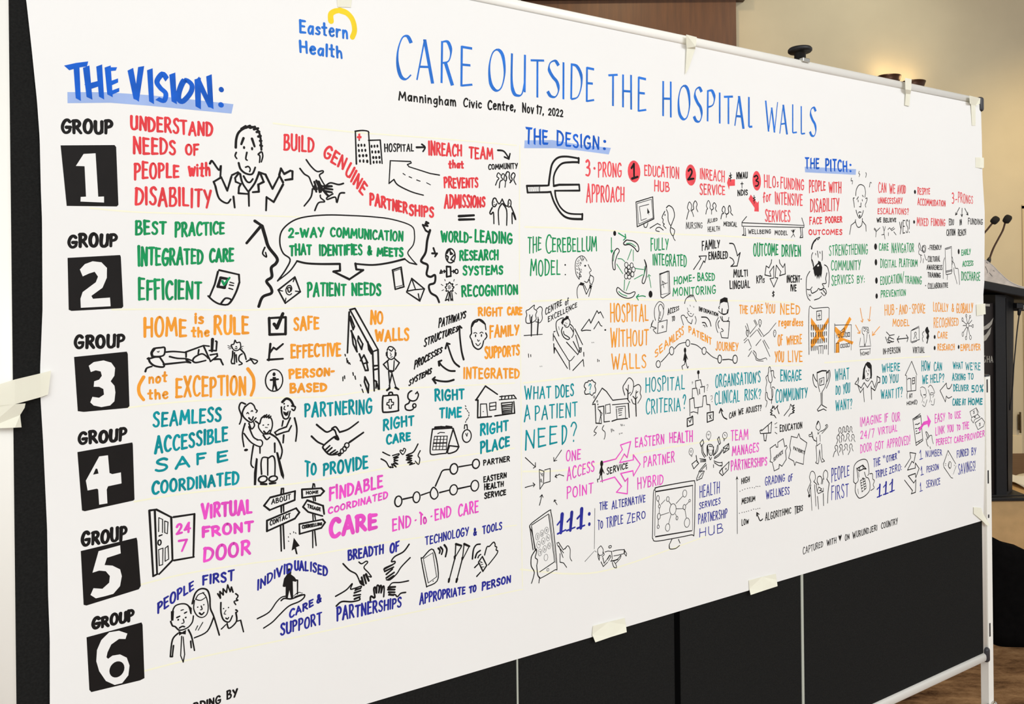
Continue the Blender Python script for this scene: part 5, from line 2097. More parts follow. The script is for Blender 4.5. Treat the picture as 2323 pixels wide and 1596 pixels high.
L3 2688,2061 2695,2058 2689,2053 2694,2047
L3 2636,1988 2644,1981
L3 2667,2002 2672,1995 2668,1991
L3 2698,2019 2701,2007 2704,2011
L3 2645,1946 2651,1943 2647,1930
L3 2676,1957 2681,1948 2676,1944
L3 2705,1972 2709,1964 2708,1958
S6 2623,1963 2605,1945 2590,1922 2589,1877 2608,1841 2603,1812 2590,1780
S6 2625,1958 2624,1945 2616,1917 2630,1901 2625,1872
L6 2644,1802 2638,1772
P pointing_hand_drawing k
L5 2804,1908 2763,1959 2760,1971 2771,1973 2802,1926 2824,1935
S5 2815,1928 2824,1939 2837,1941 2850,1917 2849,1873 2861,1851
L5 2773,1953 2801,1882
L5 2781,1908 2780,1860 2804,1851 2825,1822
P number_lettering n
L22 2797,2127 2787,2025
L22 2863,2127 2852,2027
L22 2932,2136 2925,2028
L11 2764,2073 2796,2102 2799,2128
L11 2831,2079 2861,2103 2863,2129
L12 2901,2086 2929,2108 2934,2138
L11 2765,2022 2820,2035
L11 2827,2029 2884,2039
L12 2900,2030 2951,2039
D 2985,2099 10,11
D 2985,2040 9,11
P navy_lettering n
T7 THE 3060,2108 3117,2108 3060,2155 3118,2152
T7 ALTERNATIVE 3150,2101 3402,2106 3150,2146 3403,2148
P navy_lettering n
T7 TO 3046,1994 3081,2003 3047,2059 3082,2040
P navy_lettering n
T7 TRIPLE 3108,1998 3230,2004 3109,2061 3231,2057
T7 ZERO 3263,1995 3403,2010 3264,2056 3403,2047
P dividing_line k
L3 3025,2124 3019,1891
L3 2952,1831 3017,1877
L3 3022,1880 3034,1870
P crouching_figure_drawing k
S5 3065,1900 3045,1886 3045,1863 3056,1848 3078,1848 3084,1874 3068,1900
S5 3045,1859 3047,1836 3055,1818
S5 3053,1848 3056,1834 3053,1821
S5 3081,1861 3090,1846 3075,1835
L5 3096,1859 3118,1861 3144,1854 3149,1812 3141,1795
L5 3081,1829 3089,1794 3112,1815 3127,1832
L5 3067,1807 3083,1777 3115,1796
L5 3115,1814 3132,1834 3138,1823 3121,1802
S5 3153,1853 3191,1853 3237,1846 3240,1827 3213,1823 3161,1824
L5 3237,1849 3257,1820 3254,1806 3237,1826 3240,1848
S5 3138,1798 3184,1799 3213,1818 3207,1801 3172,1776
S5 3149,1789 3160,1760 3180,1751 3175,1771 3163,1789
C5 3134,1883 10,7
L7 3155,1795 3190,1798
P monitor_drawing k
S6 3483,2172 3508,2180 3778,2179 3808,2167 3810,2111 3800,1852 3773,1842 3611,1846 3485,1853 3461,1872 3458,1906 3468,2146 3483,2162
L6 3614,1843 3591,1811 3594,1788
S6 3591,1806 3597,1786 3642,1780 3677,1793
L6 3668,1832 3680,1807
L8 3486,2155 3791,2150
L8 3482,1881 3780,1867
L4 3483,2153 3476,1888
L4 3791,2148 3787,1869
C4 3503,2112 11,17
C4 3583,2095 11,15
C4 3723,2109 17,22
C4 3515,2061 8,10
C4 3624,2026 26,34
C4 3719,2025 11,16
C4 3764,2058 7,8
C4 3510,2001 12,18
C4 3657,1966 8,11
C4 3740,1924 22,29
C4 3504,1938 8,11
C4 3580,1921 18,23
L4 3507,2095 3514,2071
L4 3529,2072 3561,2093
L4 3592,2079 3611,2055
L4 3651,2058 3705,2094
L4 3651,2025 3707,2017
L4 3733,2036 3758,2052
L4 3723,2009 3735,1955
L4 3515,2050 3512,2020
L4 3525,2005 3591,2011
L4 3644,1994 3654,1976
L4 3607,1993 3587,1941
L4 3504,1983 3503,1950
P navy_lettering n
T7 HEALTH 3851,2063 4023,2069 3852,2141 4024,2142
P navy_lettering n
T7 SERVICES 3846,1993 4030,1998 3847,2031 4031,2037
P navy_lettering n
T7 PARTNERSHIP 3837,1899 4090,1902 3838,1959 4091,1954
P navy_lettering n
T7 HUB 3844,1814 4052,1810 3844,1869 4052,1865
P wellness_scale_drawing k
L5 4183,1779 4184,2152
F 4172,2131 4184,2157 4198,2130 4185,2139
D 4211,2052 4,3
D 4234,2057 4,3
D 4257,2060 4,3
D 4282,2061 4,3
D 4304,2061 4,3
D 4328,2060 4,3
D 4348,2055 4,3
D 4364,2062 4,3
D 4381,2059 4,3
D 4399,2058 4,3
D 4203,1909 4,3
D 4228,1910 4,3
D 4250,1909 4,3
D 4270,1910 4,3
D 4290,1910 4,3
D 4316,1912 4,3
D 4338,1915 4,3
D 4360,1911 4,3
D 4379,1912 4,3
D 4396,1911 4,3
S8 4423,1835 4400,1828 4382,1855 4367,1886
L8 4367,1865 4367,1887 4390,1872
P black_lettering k
T7 HIGH 4227,2098 4301,2103 4228,2134 4301,2136
P black_lettering k
T7 MEDIUM 4227,1965 4352,1969 4228,2001 4353,2000
P black_lettering k
T7 LOW 4225,1824 4289,1829 4226,1864 4289,1856
P black_lettering k
T7 ALGORITHMIC 4450,1819 4707,1830 4451,1872 4708,1865
T7 TIERS 4745,1813 4828,1830 4746,1866 4829,1862
P navy_lettering n
T7 GRADING 4453,2056 4647,2059 4454,2112 4648,2103
T7 OF 4684,2048 4727,2056 4685,2090 4727,2098
T7 WELLNESS 4461,1963 4692,1964 4462,2019 4693,2013
P bald_man_drawing k
S7 5455,4058 5462,4099 5489,4134 5523,4143 5558,4129 5570,4092 5564,4051
S7 5438,4039 5425,4035 5434,3999 5437,3971
S7 5571,4042 5589,4046 5581,4018 5566,3995 5572,3977
S7 5456,3950 5470,3920 5494,3893 5524,3913 5542,3951
S7 5485,3930 5495,3939 5515,3937
D 5498,3909 8,10
L7 5467,4031 5487,4051
L7 5534,4064 5544,4054
L7 5482,4026 5484,4013
L7 5531,4031 5533,4022
L7 5516,4006 5513,3977 5496,3978
L7 5450,3879 5445,3863 5396,3837 5378,3769
L7 5529,3891 5529,3872 5568,3843 5572,3798
S7 5445,3869 5464,3833 5488,3824 5518,3841 5529,3872
S6 5409,4185 5404,4163 5421,4167 5416,4141
S6 5500,4241 5493,4225 5507,4219 5497,4201
S6 5577,4236 5585,4224 5574,4200
S6 5618,4131 5629,4165 5644,4162
P red_lettering r
T8 CAN 5729,4097 5821,4100 5730,4175 5822,4168
T8 WE 5864,4098 5934,4104 5865,4168 5935,4169
T8 AVOID 5964,4099 6068,4107 5966,4165 6069,4170
P red_lettering r
T8 UNNECESSARY 5722,4014 6023,4024 5723,4055 6024,4068
T8 ESCALATIONS? 5715,3933 6103,3945 5716,3974 6104,3992
P black_lettering k
T8 WE 5704,3868 5754,3874 5705,3899 5755,3904
T8 BELIEVE 5784,3872 5940,3881 5785,3905 5941,3907
P black_lettering k
T8 YES! 5983,3791 6111,3801 5985,3888 6113,3896
P cheering_people_drawing k
L6 5668,3817 5693,3799 5740,3829
L6 5693,3802 5687,3758
L6 5673,3824 5693,3809
L6 5776,3840 5791,3805 5807,3841
L6 5791,3808 5790,3780 5759,3776
L6 5790,3780 5800,3745
L6 5838,3819 5859,3833 5885,3811 5923,3828
L6 5843,3794 5842,3771
L6 5912,3802 5940,3780
L6 5875,3820 5912,3838
P red_lettering r
P red_lettering r
T8 RESPITE 6227,4105 6390,4117 6228,4159 6391,4160
T8 ACCOMMODATION 6225,4024 6603,4030 6226,4076 6604,4075
P red_lettering r
T8 MIXED 6211,3860 6362,3862 6212,3922 6363,3920
T8 FUNDING 6404,3866 6596,3869 6405,3921 6597,3923
P red_lettering r
T8 PRONGS 6788,4069 7004,4069 6789,4151 7006,4130
T10 3 6698,4055 6726,4060 6699,4146 6728,4144
L10 6750,4091 6770,4094
K k
D 6190,4125 13,16
D 6174,3888 12,14
P pointing_arrows_drawing k
L8 6806,4028 6750,3967
L8 6750,3984 6747,3965 6772,3975
L8 6843,4023 6839,3956
L8 6826,3972 6839,3954 6850,3973
L8 6884,4024 6929,3974
L8 6908,3977 6931,3972 6925,3995
P black_lettering k
T8 EDU 6654,3878 6718,3883 6655,3931 6719,3928
P black_lettering k
T8 IN 6808,3883 6834,3887 6809,3927 6835,3930
P black_lettering k
T8 FUNDING 6933,3894 7151,3899 6934,3944 7152,3942
P black_lettering k
T8 CATION 6617,3790 6738,3800 6618,3841 6739,3849
T8 REACH 6782,3792 6895,3805 6783,3843 6896,3852
P green_lettering g
T8 STRENGTHENING 5144,3610 5587,3631 5145,3682 5588,3705
T8 COMMUNITY 5164,3508 5499,3512 5165,3574 5501,3578
P green_lettering g
T8 SERVICES 5168,3397 5415,3413 5169,3467 5416,3469
T8 BY: 5458,3410 5545,3416 5459,3463 5546,3466
P green_lettering g
T8 CARE 5726,3655 5841,3660 5727,3710 5841,3709
T8 NAVIGATOR 5882,3642 6167,3652 5883,3716 6168,3715
P green_lettering g
T8 DIGITAL 5741,3525 5941,3533 5742,3587 5942,3586
T8 PLATFORM 5976,3533 6211,3537 5977,3598 6212,3588
P green_lettering g
T8 EDUCATION/ 5739,3396 6031,3416 5740,3453 6032,3485
T8 TRAINING 6049,3406 6265,3398 6050,3461 6266,3456
P green_lettering g
T8 PREVENTION 5743,3301 6055,3312 5744,3351 6056,3360
P green_lettering g
T9 EARLY 6832,3632 6963,3643 6833,3679 6963,3687
T9 ACCESS 6845,3540 7002,3552 6846,3582 7003,3591
T9 DISCHARGE 6828,3429 7106,3421 6830,3499 7107,3487
K k
D 5683,3685 17,24
D 5685,3567 15,24
D 5689,3429 15,24
D 5690,3312 14,20
D 6788,3664 13,22
P black_lettering k
T7 FRIENDLY 6382,3670 6542,3677 6383,3709 6542,3713
P black_lettering k
T7 CULTURAL 6355,3577 6522,3582 6356,3619 6523,3622
T7 AWARENESS 6339,3514 6550,3511 6339,3551 6551,3547
T7 TRAINING 6352,3454 6526,3449 6353,3493 6526,3484
P black_lettering k
T7 COLLABORATIVE 6353,3360 6631,3368 6354,3402 6631,3406
D 6364,3681 6,5
D 6336,3591 6,5
D 6321,3386 6,5
P waving_person_drawing k
S6 6243,3725 6229,3699 6242,3672 6230,3652 6241,3633 6274,3627
S6 6242,3722 6259,3693 6253,3673 6275,3660
S6 6287,3703 6275,3680 6292,3650 6320,3657 6327,3694 6310,3707 6287,3700
S6 6257,3626 6262,3593 6253,3567
S6 6308,3634 6325,3594
S6 6294,3600 6290,3567
C6 6300,3677 17,19
P phone_in_hand_drawing k
L6 6594,3685 6684,3704 6692,3505 6602,3491 6594,3685
L6 6605,3678 6674,3692
L6 6606,3501 6686,3514
L6 6602,3491 6607,3474 6679,3481 6692,3501
L6 6625,3470 6621,3433
S6 6586,3610 6568,3562 6565,3440
S6 6694,3618 6703,3591 6693,3556
S6 6694,3584 6723,3563 6741,3526 6777,3522 6789,3474 6799,3391
S6 6717,3529 6722,3488 6745,3439 6763,3398
P crossed_clinic_drawing k
K o
F 5202,3101 5272,3056 5365,3166 5388,3147 5315,3061 5285,3013 5410,2980 5395,2959 5299,2994 5247,2984 5246,2909 5203,2908 5209,2974 5243,3009 5197,3065
K k
L5 5192,2911 5196,3119 5198,3109 5386,3106 5382,2920
L5 5208,2911 5209,2977 5242,2979 5241,2909
L5 5261,2966 5280,2968 5279,2943 5260,2944 5261,2966
L5 5289,2967 5306,2968 5306,2944 5289,2944 5289,2967
L5 5318,2969 5332,2970 5332,2944 5317,2945 5318,2969
L5 5342,2971 5361,2972 5361,2946 5341,2945 5342,2971
L5 5215,3037 5219,3016
L5 5229,3040 5248,3042 5250,3018 5233,3015
L5 5262,3050 5300,3061 5305,3021 5267,3020 5262,3050
L5 5315,3048 5334,3049 5335,3020 5317,3021 5315,3048
L6 5343,3049 5365,3050 5365,3022 5345,3022 5343,3049
L5 5263,3063 5301,3086 5319,3048
P home_patient_drawing k
L5 5519,3084 5584,3080
L5 5493,3004 5480,2949
L5 5598,3025 5614,2946
L5 5480,2940 5617,2939
L5 5487,2918 5496,2871
L5 5609,2924 5603,2881
L5 5487,2918 5606,2918
S5 5514,3078 5514,3041 5533,3027
S5 5584,3079 5593,3038 5573,3045
S5 5529,3071 5544,3074 5554,3067 5544,3052 5529,3059
S5 5559,3070 5574,3066 5579,3054 5564,3051
L5 5533,3027 5537,2953
L5 5573,3038 5562,2976 5547,2952
C5 5544,2949 7,6
T5 HOME 5494,2873 5592,2876 5494,2898 5593,2898
K o
L7 5492,3224 5520,3124
L7 5500,3131 5517,3121 5527,3143
L7 5617,3232 5598,3128
L7 5582,3141 5598,3126 5613,3134
L7 5436,3102 5484,3042
L7 5460,3043 5487,3039 5489,3060
L7 5724,3080 5638,3020
L7 5639,3045 5635,3017 5669,3025
P orange_lettering o
T9 HUB 5790,3161 5905,3171 5791,3243 5906,3243
T9 - 5935,3202 5945,3202 5935,3220 5945,3220
T9 AND 5972,3163 6077,3173 5974,3235 6078,3238
T9 - 6105,3201 6116,3201 6106,3219 6116,3219
T9 SPOKE 6140,3170 6311,3170 6141,3244 6312,3236
T9 MODEL 5888,3076 6100,3075 5889,3131 6101,3119
P orange_lettering o
T9 LOCALLY 6426,3179 6631,3172 6427,3254 6632,3232
T10 & 6686,3171 6713,3171 6687,3234 6714,3231
T10 GLOBALLY 6752,3157 6994,3155 6754,3234 6995,3229
P orange_lettering o
T9 RECOGNISED 6431,3044 6780,3054 6433,3128 6781,3115
P orange_lettering o
T9 CARE 6483,2960 6621,2954 6484,3009 6622,3000
T9 RESEARCH 6484,2862 6721,2855 6485,2911 6722,2900
P orange_lettering o
T10 EMPLOYER 6813,2845 7106,2833 6814,2897 7107,2882
K k
D 6442,2972 13,16
D 6441,2883 13,17
D 6782,2875 12,17
P handshake_drawing k
L7 5808,3036 5849,3008 5908,3012
L7 5797,2998 5822,2952 5901,2961
L7 5849,3008 5828,2984 5860,2995
L7 5823,2978 5891,2955
L7 5860,2989 5902,2977
L7 5833,2964 5848,2948
L8 5944,2975 6082,2979
L8 5968,2997 5944,2975 5963,2949
L8 6063,3003 6085,2981 6071,2950
P video_call_drawing k
L6 6124,3033 6230,3056 6234,2960 6122,2945 6124,3033
L6 6135,3039 6230,3066
L6 6133,2938 6200,2948
S6 6161,2969 6173,2995 6168,3012 6185,3021 6195,3007 6184,2991 6200,2968
F 6329,3054 6347,3058 6356,3038 6370,3019 6358,3006 6367,2981 6355,2958 6340,2922 6327,2926 6341,2955 6327,2969 6339,2995 6323,3009 6310,3030 6320,3046
S6 6297,3023 6274,3004 6285,2981 6273,2965 6284,2941
P black_lettering k
T7 IN-PERSON 5766,2868 5981,2870 5766,2911 5981,2911
P black_lettering k
T7 VIRTUAL 6147,2858 6302,2852 6148,2901 6303,2899
P hub_network_drawing k
C6 6917,3049 18,20
C6 6840,3100 10,15
C6 6897,3130 9,11
C6 6953,3121 10,11
C6 6993,3041 10,13
C6 6844,2978 11,18
C6 6892,2944 10,14
C6 6958,2946 14,17
D 6978,3090 4,4
L6 6849,3086 6902,3056
L6 6899,3118 6912,3070
L6 6949,3111 6923,3070
L6 6974,3085 6932,3059
L6 6935,3045 6982,3041
L6 6901,3035 6851,2992
L6 6916,3028 6900,2959
L6 6922,3028 6952,2960
L6 6848,3050 6898,3048
P teal_lettering t
T9 WHAT 5196,2710 5354,2711 5197,2788 5355,2789
T9 DO 5203,2607 5254,2607 5205,2671 5255,2670
T9 YOU 5286,2606 5362,2613 5288,2678 5363,2683
T9 WANT? 5201,2492 5386,2490 5203,2563 5387,2562
P teal_lettering t
T10 WHERE 5751,2734 5976,2733 5752,2792 5977,2794
T10 DO 5757,2648 5811,2646 5758,2703 5812,2701
T10 YOU 5847,2643 5951,2646 5848,2705 5952,2705
T9 WANT 5737,2533 5893,2526 5739,2597 5894,2591
T10 IT? 5926,2523 6007,2527 5927,2592 6008,2601
P teal_lettering t
T10 HOW 6263,2711 6376,2711 6265,2788 6377,2776
T10 CAN 6432,2702 6538,2700 6433,2768 6539,2762
T10 WE 6270,2606 6345,2609 6272,2676 6346,2672
T10 HELP? 6381,2607 6569,2604 6382,2670 6571,2669
P long_haired_person_drawing k
F 5574,2823 5604,2815 5624,2792 5628,2722 5622,2695 5609,2692 5604,2768 5584,2775 5557,2799 5543,2765 5537,2697 5509,2693 5524,2773 5549,2809
S6 5538,2729 5549,2690 5582,2679 5607,2705
L6 5558,2758 5563,2746
L6 5588,2763 5590,2751
L6 5573,2736 5583,2732 5576,2720
L6 5562,2696 5582,2697
L7 5532,2670 5571,2630 5622,2676 5632,2672 5657,2623 5688,2674
L7 5532,2670 5496,2632 5458,2657 5424,2668 5434,2680 5453,2691 5463,2712 5468,2690 5458,2666
L8 5688,2671 5689,2706 5724,2691 5724,2659 5698,2658 5661,2601 5621,2623
L7 5458,2654 5486,2599 5526,2633
L7 5521,2630 5532,2527
L8 5616,2636 5620,2538
P house_drawing k
L7 6046,2691 6130,2794 6198,2684
L7 6046,2691 6057,2687
L7 6063,2684 6066,2563 6181,2561 6189,2678
L7 6073,2654 6084,2663 6117,2660 6121,2565
L7 6139,2662 6167,2664 6166,2618 6138,2615 6139,2662
L7 6139,2639 6166,2642
T7 ( 6064,2508 6069,2511 6065,2550 6070,2553
T7 AT 6097,2508 6135,2512 6097,2540 6135,2541
T7 HOME) 6063,2456 6197,2454 6063,2480 6198,2486
P helping_hands_drawing k
S5 6243,2576 6271,2583 6311,2564 6321,2523 6281,2520 6321,2510 6298,2492
S5 6243,2562 6253,2522 6275,2494 6263,2461
S5 6332,2476 6302,2425 6269,2441
S5 6351,2574 6380,2589 6414,2563 6436,2521 6390,2528 6378,2512 6424,2508 6412,2489
S5 6350,2554 6367,2519 6378,2485 6366,2453
S5 6435,2474 6423,2428 6388,2434
L5 6248,2529 6253,2515
L5 6286,2466 6292,2452
L5 6389,2464 6394,2450
P teal_lettering t
P teal_lettering t
T10 WHAT 6701,2700 6840,2695 6702,2751 6841,2745
T10 WE'RE 6885,2682 7102,2664 6886,2742 7104,2722
T10 ASKING 6687,2605 6878,2596 6688,2659 6879,2641
T10 TO 6921,2596 6995,2595 6922,2645 6996,2638
T10 DELIVER 6703,2515 6921,2505 6704,2567 6922,2552
T12 50% 6970,2487 7142,2478 6971,2545 7143,2536
T10 CARE 6689,2399 6803,2394 6690,2453 6804,2443
T10 AT 6829,2392 6878,2390 6830,2441 6879,2439
T13 HOME 6918,2387 7126,2373 6919,2437 7127,2421
P block_arrow_drawing k
S8 6680,2573 6649,2542 6613,2548 6602,2589
L8 6602,2589 6512,2535 6585,2438 6600,2484
S8 6600,2484 6629,2464 6678,2473
P crowd_drawing k
S6 5226,2312 5240,2326 5231,2348 5246,2365 5260,2348 5254,2331 5268,2317
S6 5273,2322 5278,2340 5277,2353 5288,2367 5302,2350 5295,2332 5307,2325
S6 5314,2324 5321,2342 5319,2354 5328,2369 5343,2352 5337,2334 5350,2321
S6 5354,2320 5364,2337 5363,2350 5373,2360 5384,2345 5379,2330 5391,2313
S6 5206,2251 5220,2274 5210,2293 5223,2313 5242,2296 5235,2278 5244,2253
S6 5258,2257 5266,2275 5259,2294 5276,2310 5292,2293 5287,2278 5291,2260
S6 5305,2258 5325,2280 5321,2299 5335,2313 5352,2299 5344,2278 5355,2253
S6 5373,2251 5387,2271 5378,2287 5395,2300 5412,2280 5404,2266 5419,2242
S6 5167,2162 5182,2193 5199,2204 5187,2229 5203,2242 5220,2225 5215,2202 5228,2164
S6 5238,2187 5252,2209 5239,2229 5256,2242 5272,2225 5267,2208 5280,2164
S6 5285,2193 5305,2209 5297,2229 5313,2239 5329,2225 5324,2207 5333,2188
S6 5337,2157 5362,2191 5351,2216 5370,2233 5386,2215 5381,2201 5395,2177
P magenta_lettering m
T8 IMAGINE 5481,2348 5739,2356 5483,2416 5740,2415
T8 IF 5780,2349 5820,2355 5781,2412 5821,2414
T8 OUR 5872,2347 5972,2343 5873,2413 5973,2408
P magenta_lettering m
T8 24/7 5483,2258 5645,2252 5484,2311 5646,2314
T8 VIRTUAL 5698,2263 5934,2266 5699,2315 5935,2317
P magenta_lettering m
T8 DOOR 5481,2149 5615,2155 5482,2213 5616,2214
T8 GOT 5658,2147 5761,2156 5659,2210 5762,2208
T8 APPROVED! 5805,2150 6099,2148 5806,2214 6100,2219
P magenta_lettering m
T9 EASY 6437,2281 6576,2288 6438,2348 6577,2346
T9 TO 6626,2293 6677,2295 6627,2350 6677,2328
T9 USE 6720,2288 6802,2287 6721,2345 6803,2344
P magenta_lettering m
T9 LINK 6444,2178 6567,2187 6446,2245 6568,2245
T9 YOU 6609,2186 6694,2187 6611,2242 6695,2244
T9 TO 6745,2185 6794,2191 6746,2239 6795,2224
T9 THE 6828,2184 6921,2188 6829,2243 6922,2246
P magenta_lettering m
T9 PERFECT 6451,2098 6668,2094 6452,2149 6669,2144
T9 CARE 6706,2090 6839,2089 6707,2140 6840,2133
T9 PROVIDER 6860,2090 7153,2097 6861,2139 7154,2144
P phone_drawing k
L7 6138,2340 6245,2359 6269,2158 6179,2128 6138,2340
L7 6150,2342 6239,2373
L7 6149,2332 6244,2349
L7 6174,2149 6263,2169
L7 6218,2154 6218,2141
L8 6171,2294 6193,2295
L8 6172,2261 6190,2262
L8 6179,2240 6192,2242
L8 6180,2220 6192,2222
L8 6203,2258 6237,2267
L8 6203,2221 6236,2228
L8 6199,2291 6229,2301
K m
F 6215,2253 6283,2306 6340,2310 6329,2358 6383,2299 6348,2249 6334,2281 6282,2276 6228,2232
P tapping_hand_drawing k
S7 6337,2164 6310,2220 6332,2211 6355,2175
S7 6331,2158 6355,2182 6389,2185 6394,2158 6411,2116
S7 6314,2166 6325,2125 6342,2103
S7 6364,2097 6372,2080
P banknotes_drawing k
L6 6940,2326 7035,2349 7073,2306
L6 6940,2326 6964,2274 7060,2293 7035,2349
L6 6964,2271 6957,2257 6988,2226 7014,2255 7091,2266 7053,2294
L6 7014,2224 7117,2256 7162,2216 7141,2183 7057,2163 7014,2224
T6 S 6988,2303 7008,2305 6988,2325 7009,2326
T6 S 7075,2192 7096,2194 7075,2215 7096,2215
D 7012,2273 13,6
P navy_lettering n
T8 PEOPLE 5146,1982 5346,2004 5147,2081 5347,2076
P navy_lettering n
T8 FIRST 5142,1854 5333,1849 5143,1954 5335,1948
P group_of_three_drawing k
S6 4919,2016 4906,2050 4920,2083 4942,2087 4964,2066 4967,2030 4950,2014
S7 5004,1983 4988,2009 4995,2038 5023,2041 5039,2017 5031,1985
S7 5059,2014 5055,2054 5078,2077 5101,2059 5103,2029 5091,2010
L6 4919,2013 4883,1965 4904,1915
L6 4919,1995 4905,1962 4900,1939
L6 4914,1990 4927,1814
L6 4950,2014 4986,1986
L6 4959,1990 4970,1837
L6 4989,1902 4998,1812
L7 5052,1914 5053,1828
L7 5095,2009 5118,1979 5103,1910 5097,1839
L6 4977,1984 4985,1939 4998,1922 5053,1929 5053,1953
L6 4985,1939 5003,1968 5035,1949 5012,1941 5044,1933
L7 5050,2019 5044,1984
D 4900,1921 11,12
P telephone_drawing k
S7 5396,1953 5400,2039 5413,2074 5457,2096 5527,2100 5566,2073 5580,1997 5564,1974
S7 5446,1977 5441,2015 5432,2047
S7 5396,1950 5420,1934 5450,1952 5446,1977
S7 5420,1931 5414,1877 5443,1832 5472,1819 5532,1829 5582,1859 5588,1914 5569,1954 5544,1964 5525,2004
S7 5589,1983 5620,1979 5624,1941 5644,1925 5628,1896 5638,1870 5597,1857
L9 5442,2042 5506,2059 5545,2026 5515,2030 5466,2021 5446,2033
L9 5466,2045 5471,2029
L9 5506,2056 5511,2037
L8 5479,1948 5494,1952
L8 5509,1953 5524,1955
L8 5482,1929 5496,1932
L8 5512,1934 5532,1938
L8 5486,1910 5499,1911
L8 5515,1915 5535,1918
L8 5488,1888 5503,1892
L8 5518,1896 5538,1899
L8 5493,1865 5508,1869
L8 5523,1877 5539,1881
L8 5499,1961 5514,1962
L4 5474,1948 5493,1859
L4 5504,1957 5522,1867
L4 5529,1957 5545,1883
L4 5456,2013 5460,1975
L4 5444,1891 5451,1853
P navy_lettering n
T8 THE 5635,2026 5718,2036 5637,2090 5718,2087
T8 OTHER 5797,2045 5924,2053 5798,2092 5925,2097
P navy_lettering n
T8 TRIPLE 5659,1941 5799,1946 5660,1996 5800,1993
T8 ZERO: 5830,1952 5984,1960 5831,2003 5985,2009
L8 5755,2097 5762,2081
L8 5770,2099 5777,2082
L8 5944,2111 5947,2097
L8 5957,2112 5960,2097
P number_lettering n
L19 5710,1885 5701,1798
L19 5787,1893 5778,1805
L19 5866,1901 5857,1813
L10 5675,1855 5704,1870 5713,1887
L10 5753,1860 5782,1878 5789,1896
L10 5831,1868 5860,1886 5869,1904
L10 5674,1795 5732,1803
L10 5752,1804 5812,1808
L10 5830,1811 5889,1818
P branching_arrows_drawing k
L8 6028,1977 6105,2039 6095,2082 6172,2067 6143,1995 6121,2011 6060,1950 6164,1953 6165,1992 6214,1943 6168,1877 6163,1910 6070,1903 6140,1838 6168,1860 6161,1763 6105,1758 6122,1781 6020,1877
P navy_lettering n
L7 6224,2064 6239,2085 6241,2012
L7 6223,2012 6264,2016
L7 6236,1927 6248,1955 6253,1888
L7 6236,1887 6273,1889
L7 6223,1806 6231,1828 6233,1762
L7 6219,1761 6256,1763
T7 NUMBER 6307,2021 6527,2008 6308,2071 6527,2056
T7 PERSON 6316,1897 6478,1902 6317,1944 6478,1946
T7 SERVICE 6306,1778 6496,1778 6307,1833 6497,1827
P navy_lettering n
T8 FUNDED 6742,1963 6912,1965 6743,2024 6913,2022
T8 BY 6956,1960 7022,1959 6958,2017 7023,2015
T8 SAVINGS! 6758,1821 7007,1827 6760,1904 7008,1908
P banknote_drawing k
L7 6548,1937 6615,2038 6721,1916
L7 6548,1934 6553,1910 6653,1811 6677,1805
L4 6727,1898 6683,1835
L4 6571,1938 6583,1933
L4 6571,1924 6583,1919
L4 6697,1908 6709,1903
L4 6614,2004 6620,1996
S6 6631,1934 6618,1908 6648,1891 6655,1931 6631,1944 6613,1916 6636,1885
P credit_lettering k
T6 CAPTURED 4826,1522 5039,1540 4827,1573 5040,1578
T7 WITH 5083,1538 5185,1540 5084,1579 5186,1579
T7 ON 5287,1536 5335,1541 5288,1577 5336,1578
T7 WURUNDJERI 5376,1537 5665,1549 5376,1583 5666,1588
T7 COUNTRY 5718,1550 5922,1552 5719,1593 5923,1596
F 5229,1543 5213,1579 5218,1590 5232,1579 5244,1592 5248,1579
P guide_lines Y
S7 481,3749 636,3740 842,3741 1101,3744 1340,3745
S7 557,3331 803,3327 1097,3316 1377,3322 1819,3321 2513,3318
S7 614,2919 799,2926 1093,2919 1446,2898 1722,2910 2057,2900 2493,2887
S7 632,2523 830,2529 1088,2518 1286,2506 1527,2511 1929,2526 2488,2535
S7 650,2171 826,2182 1084,2175 1323,2162 1805,2153 2497,2115
S7 663,1805 876,1807 1318,1793 1801,1780 2534,1759
S9 2574,3736 2900,3738 3561,3726 4088,3725 4768,3712
S9 2612,3328 3050,3333 3736,3313 4243,3302 4761,3280
S9 2549,2883 3044,2893 3478,2886 4114,2871 4845,2844
S9 2543,2401 2881,2372 3471,2409 4311,2413
S11 5082,2845 5748,2833 6380,2819
S9 2522,1870 2873,1776 3190,1752 3902,1811
S7 1223,4170 1601,4165 2073,4175 2524,4179
S6 2546,4181 2535,3530 2534,2807 2530,2085 2532,1772'''
def P2(t): a, b = t.split(','); return (int(a) / 4000 - 1.8, int(b) / 4000 - 0.85)
ink = None; nm = None; cl = 'k'; words = []
TONE = dict(k='black', r='red', c='coral red', g='green', o='orange', t='teal', m='magenta', n='navy', b='blue', B='bold blue', h='pale blue', Y='pale yellow', y='yellow', w='white')
def finish():
    o = ink.build(nm)
    if 'lettering' in nm: o['label'] = ' '.join([TONE[cl], 'lettering'] + (['reading'] + words if len(words) and max(map(len, words)) > 1 else []))[:110]
    elif nm != 'guide_lines': o['label'] = TONE[cl] + ' ' + nm.replace('_', ' ')
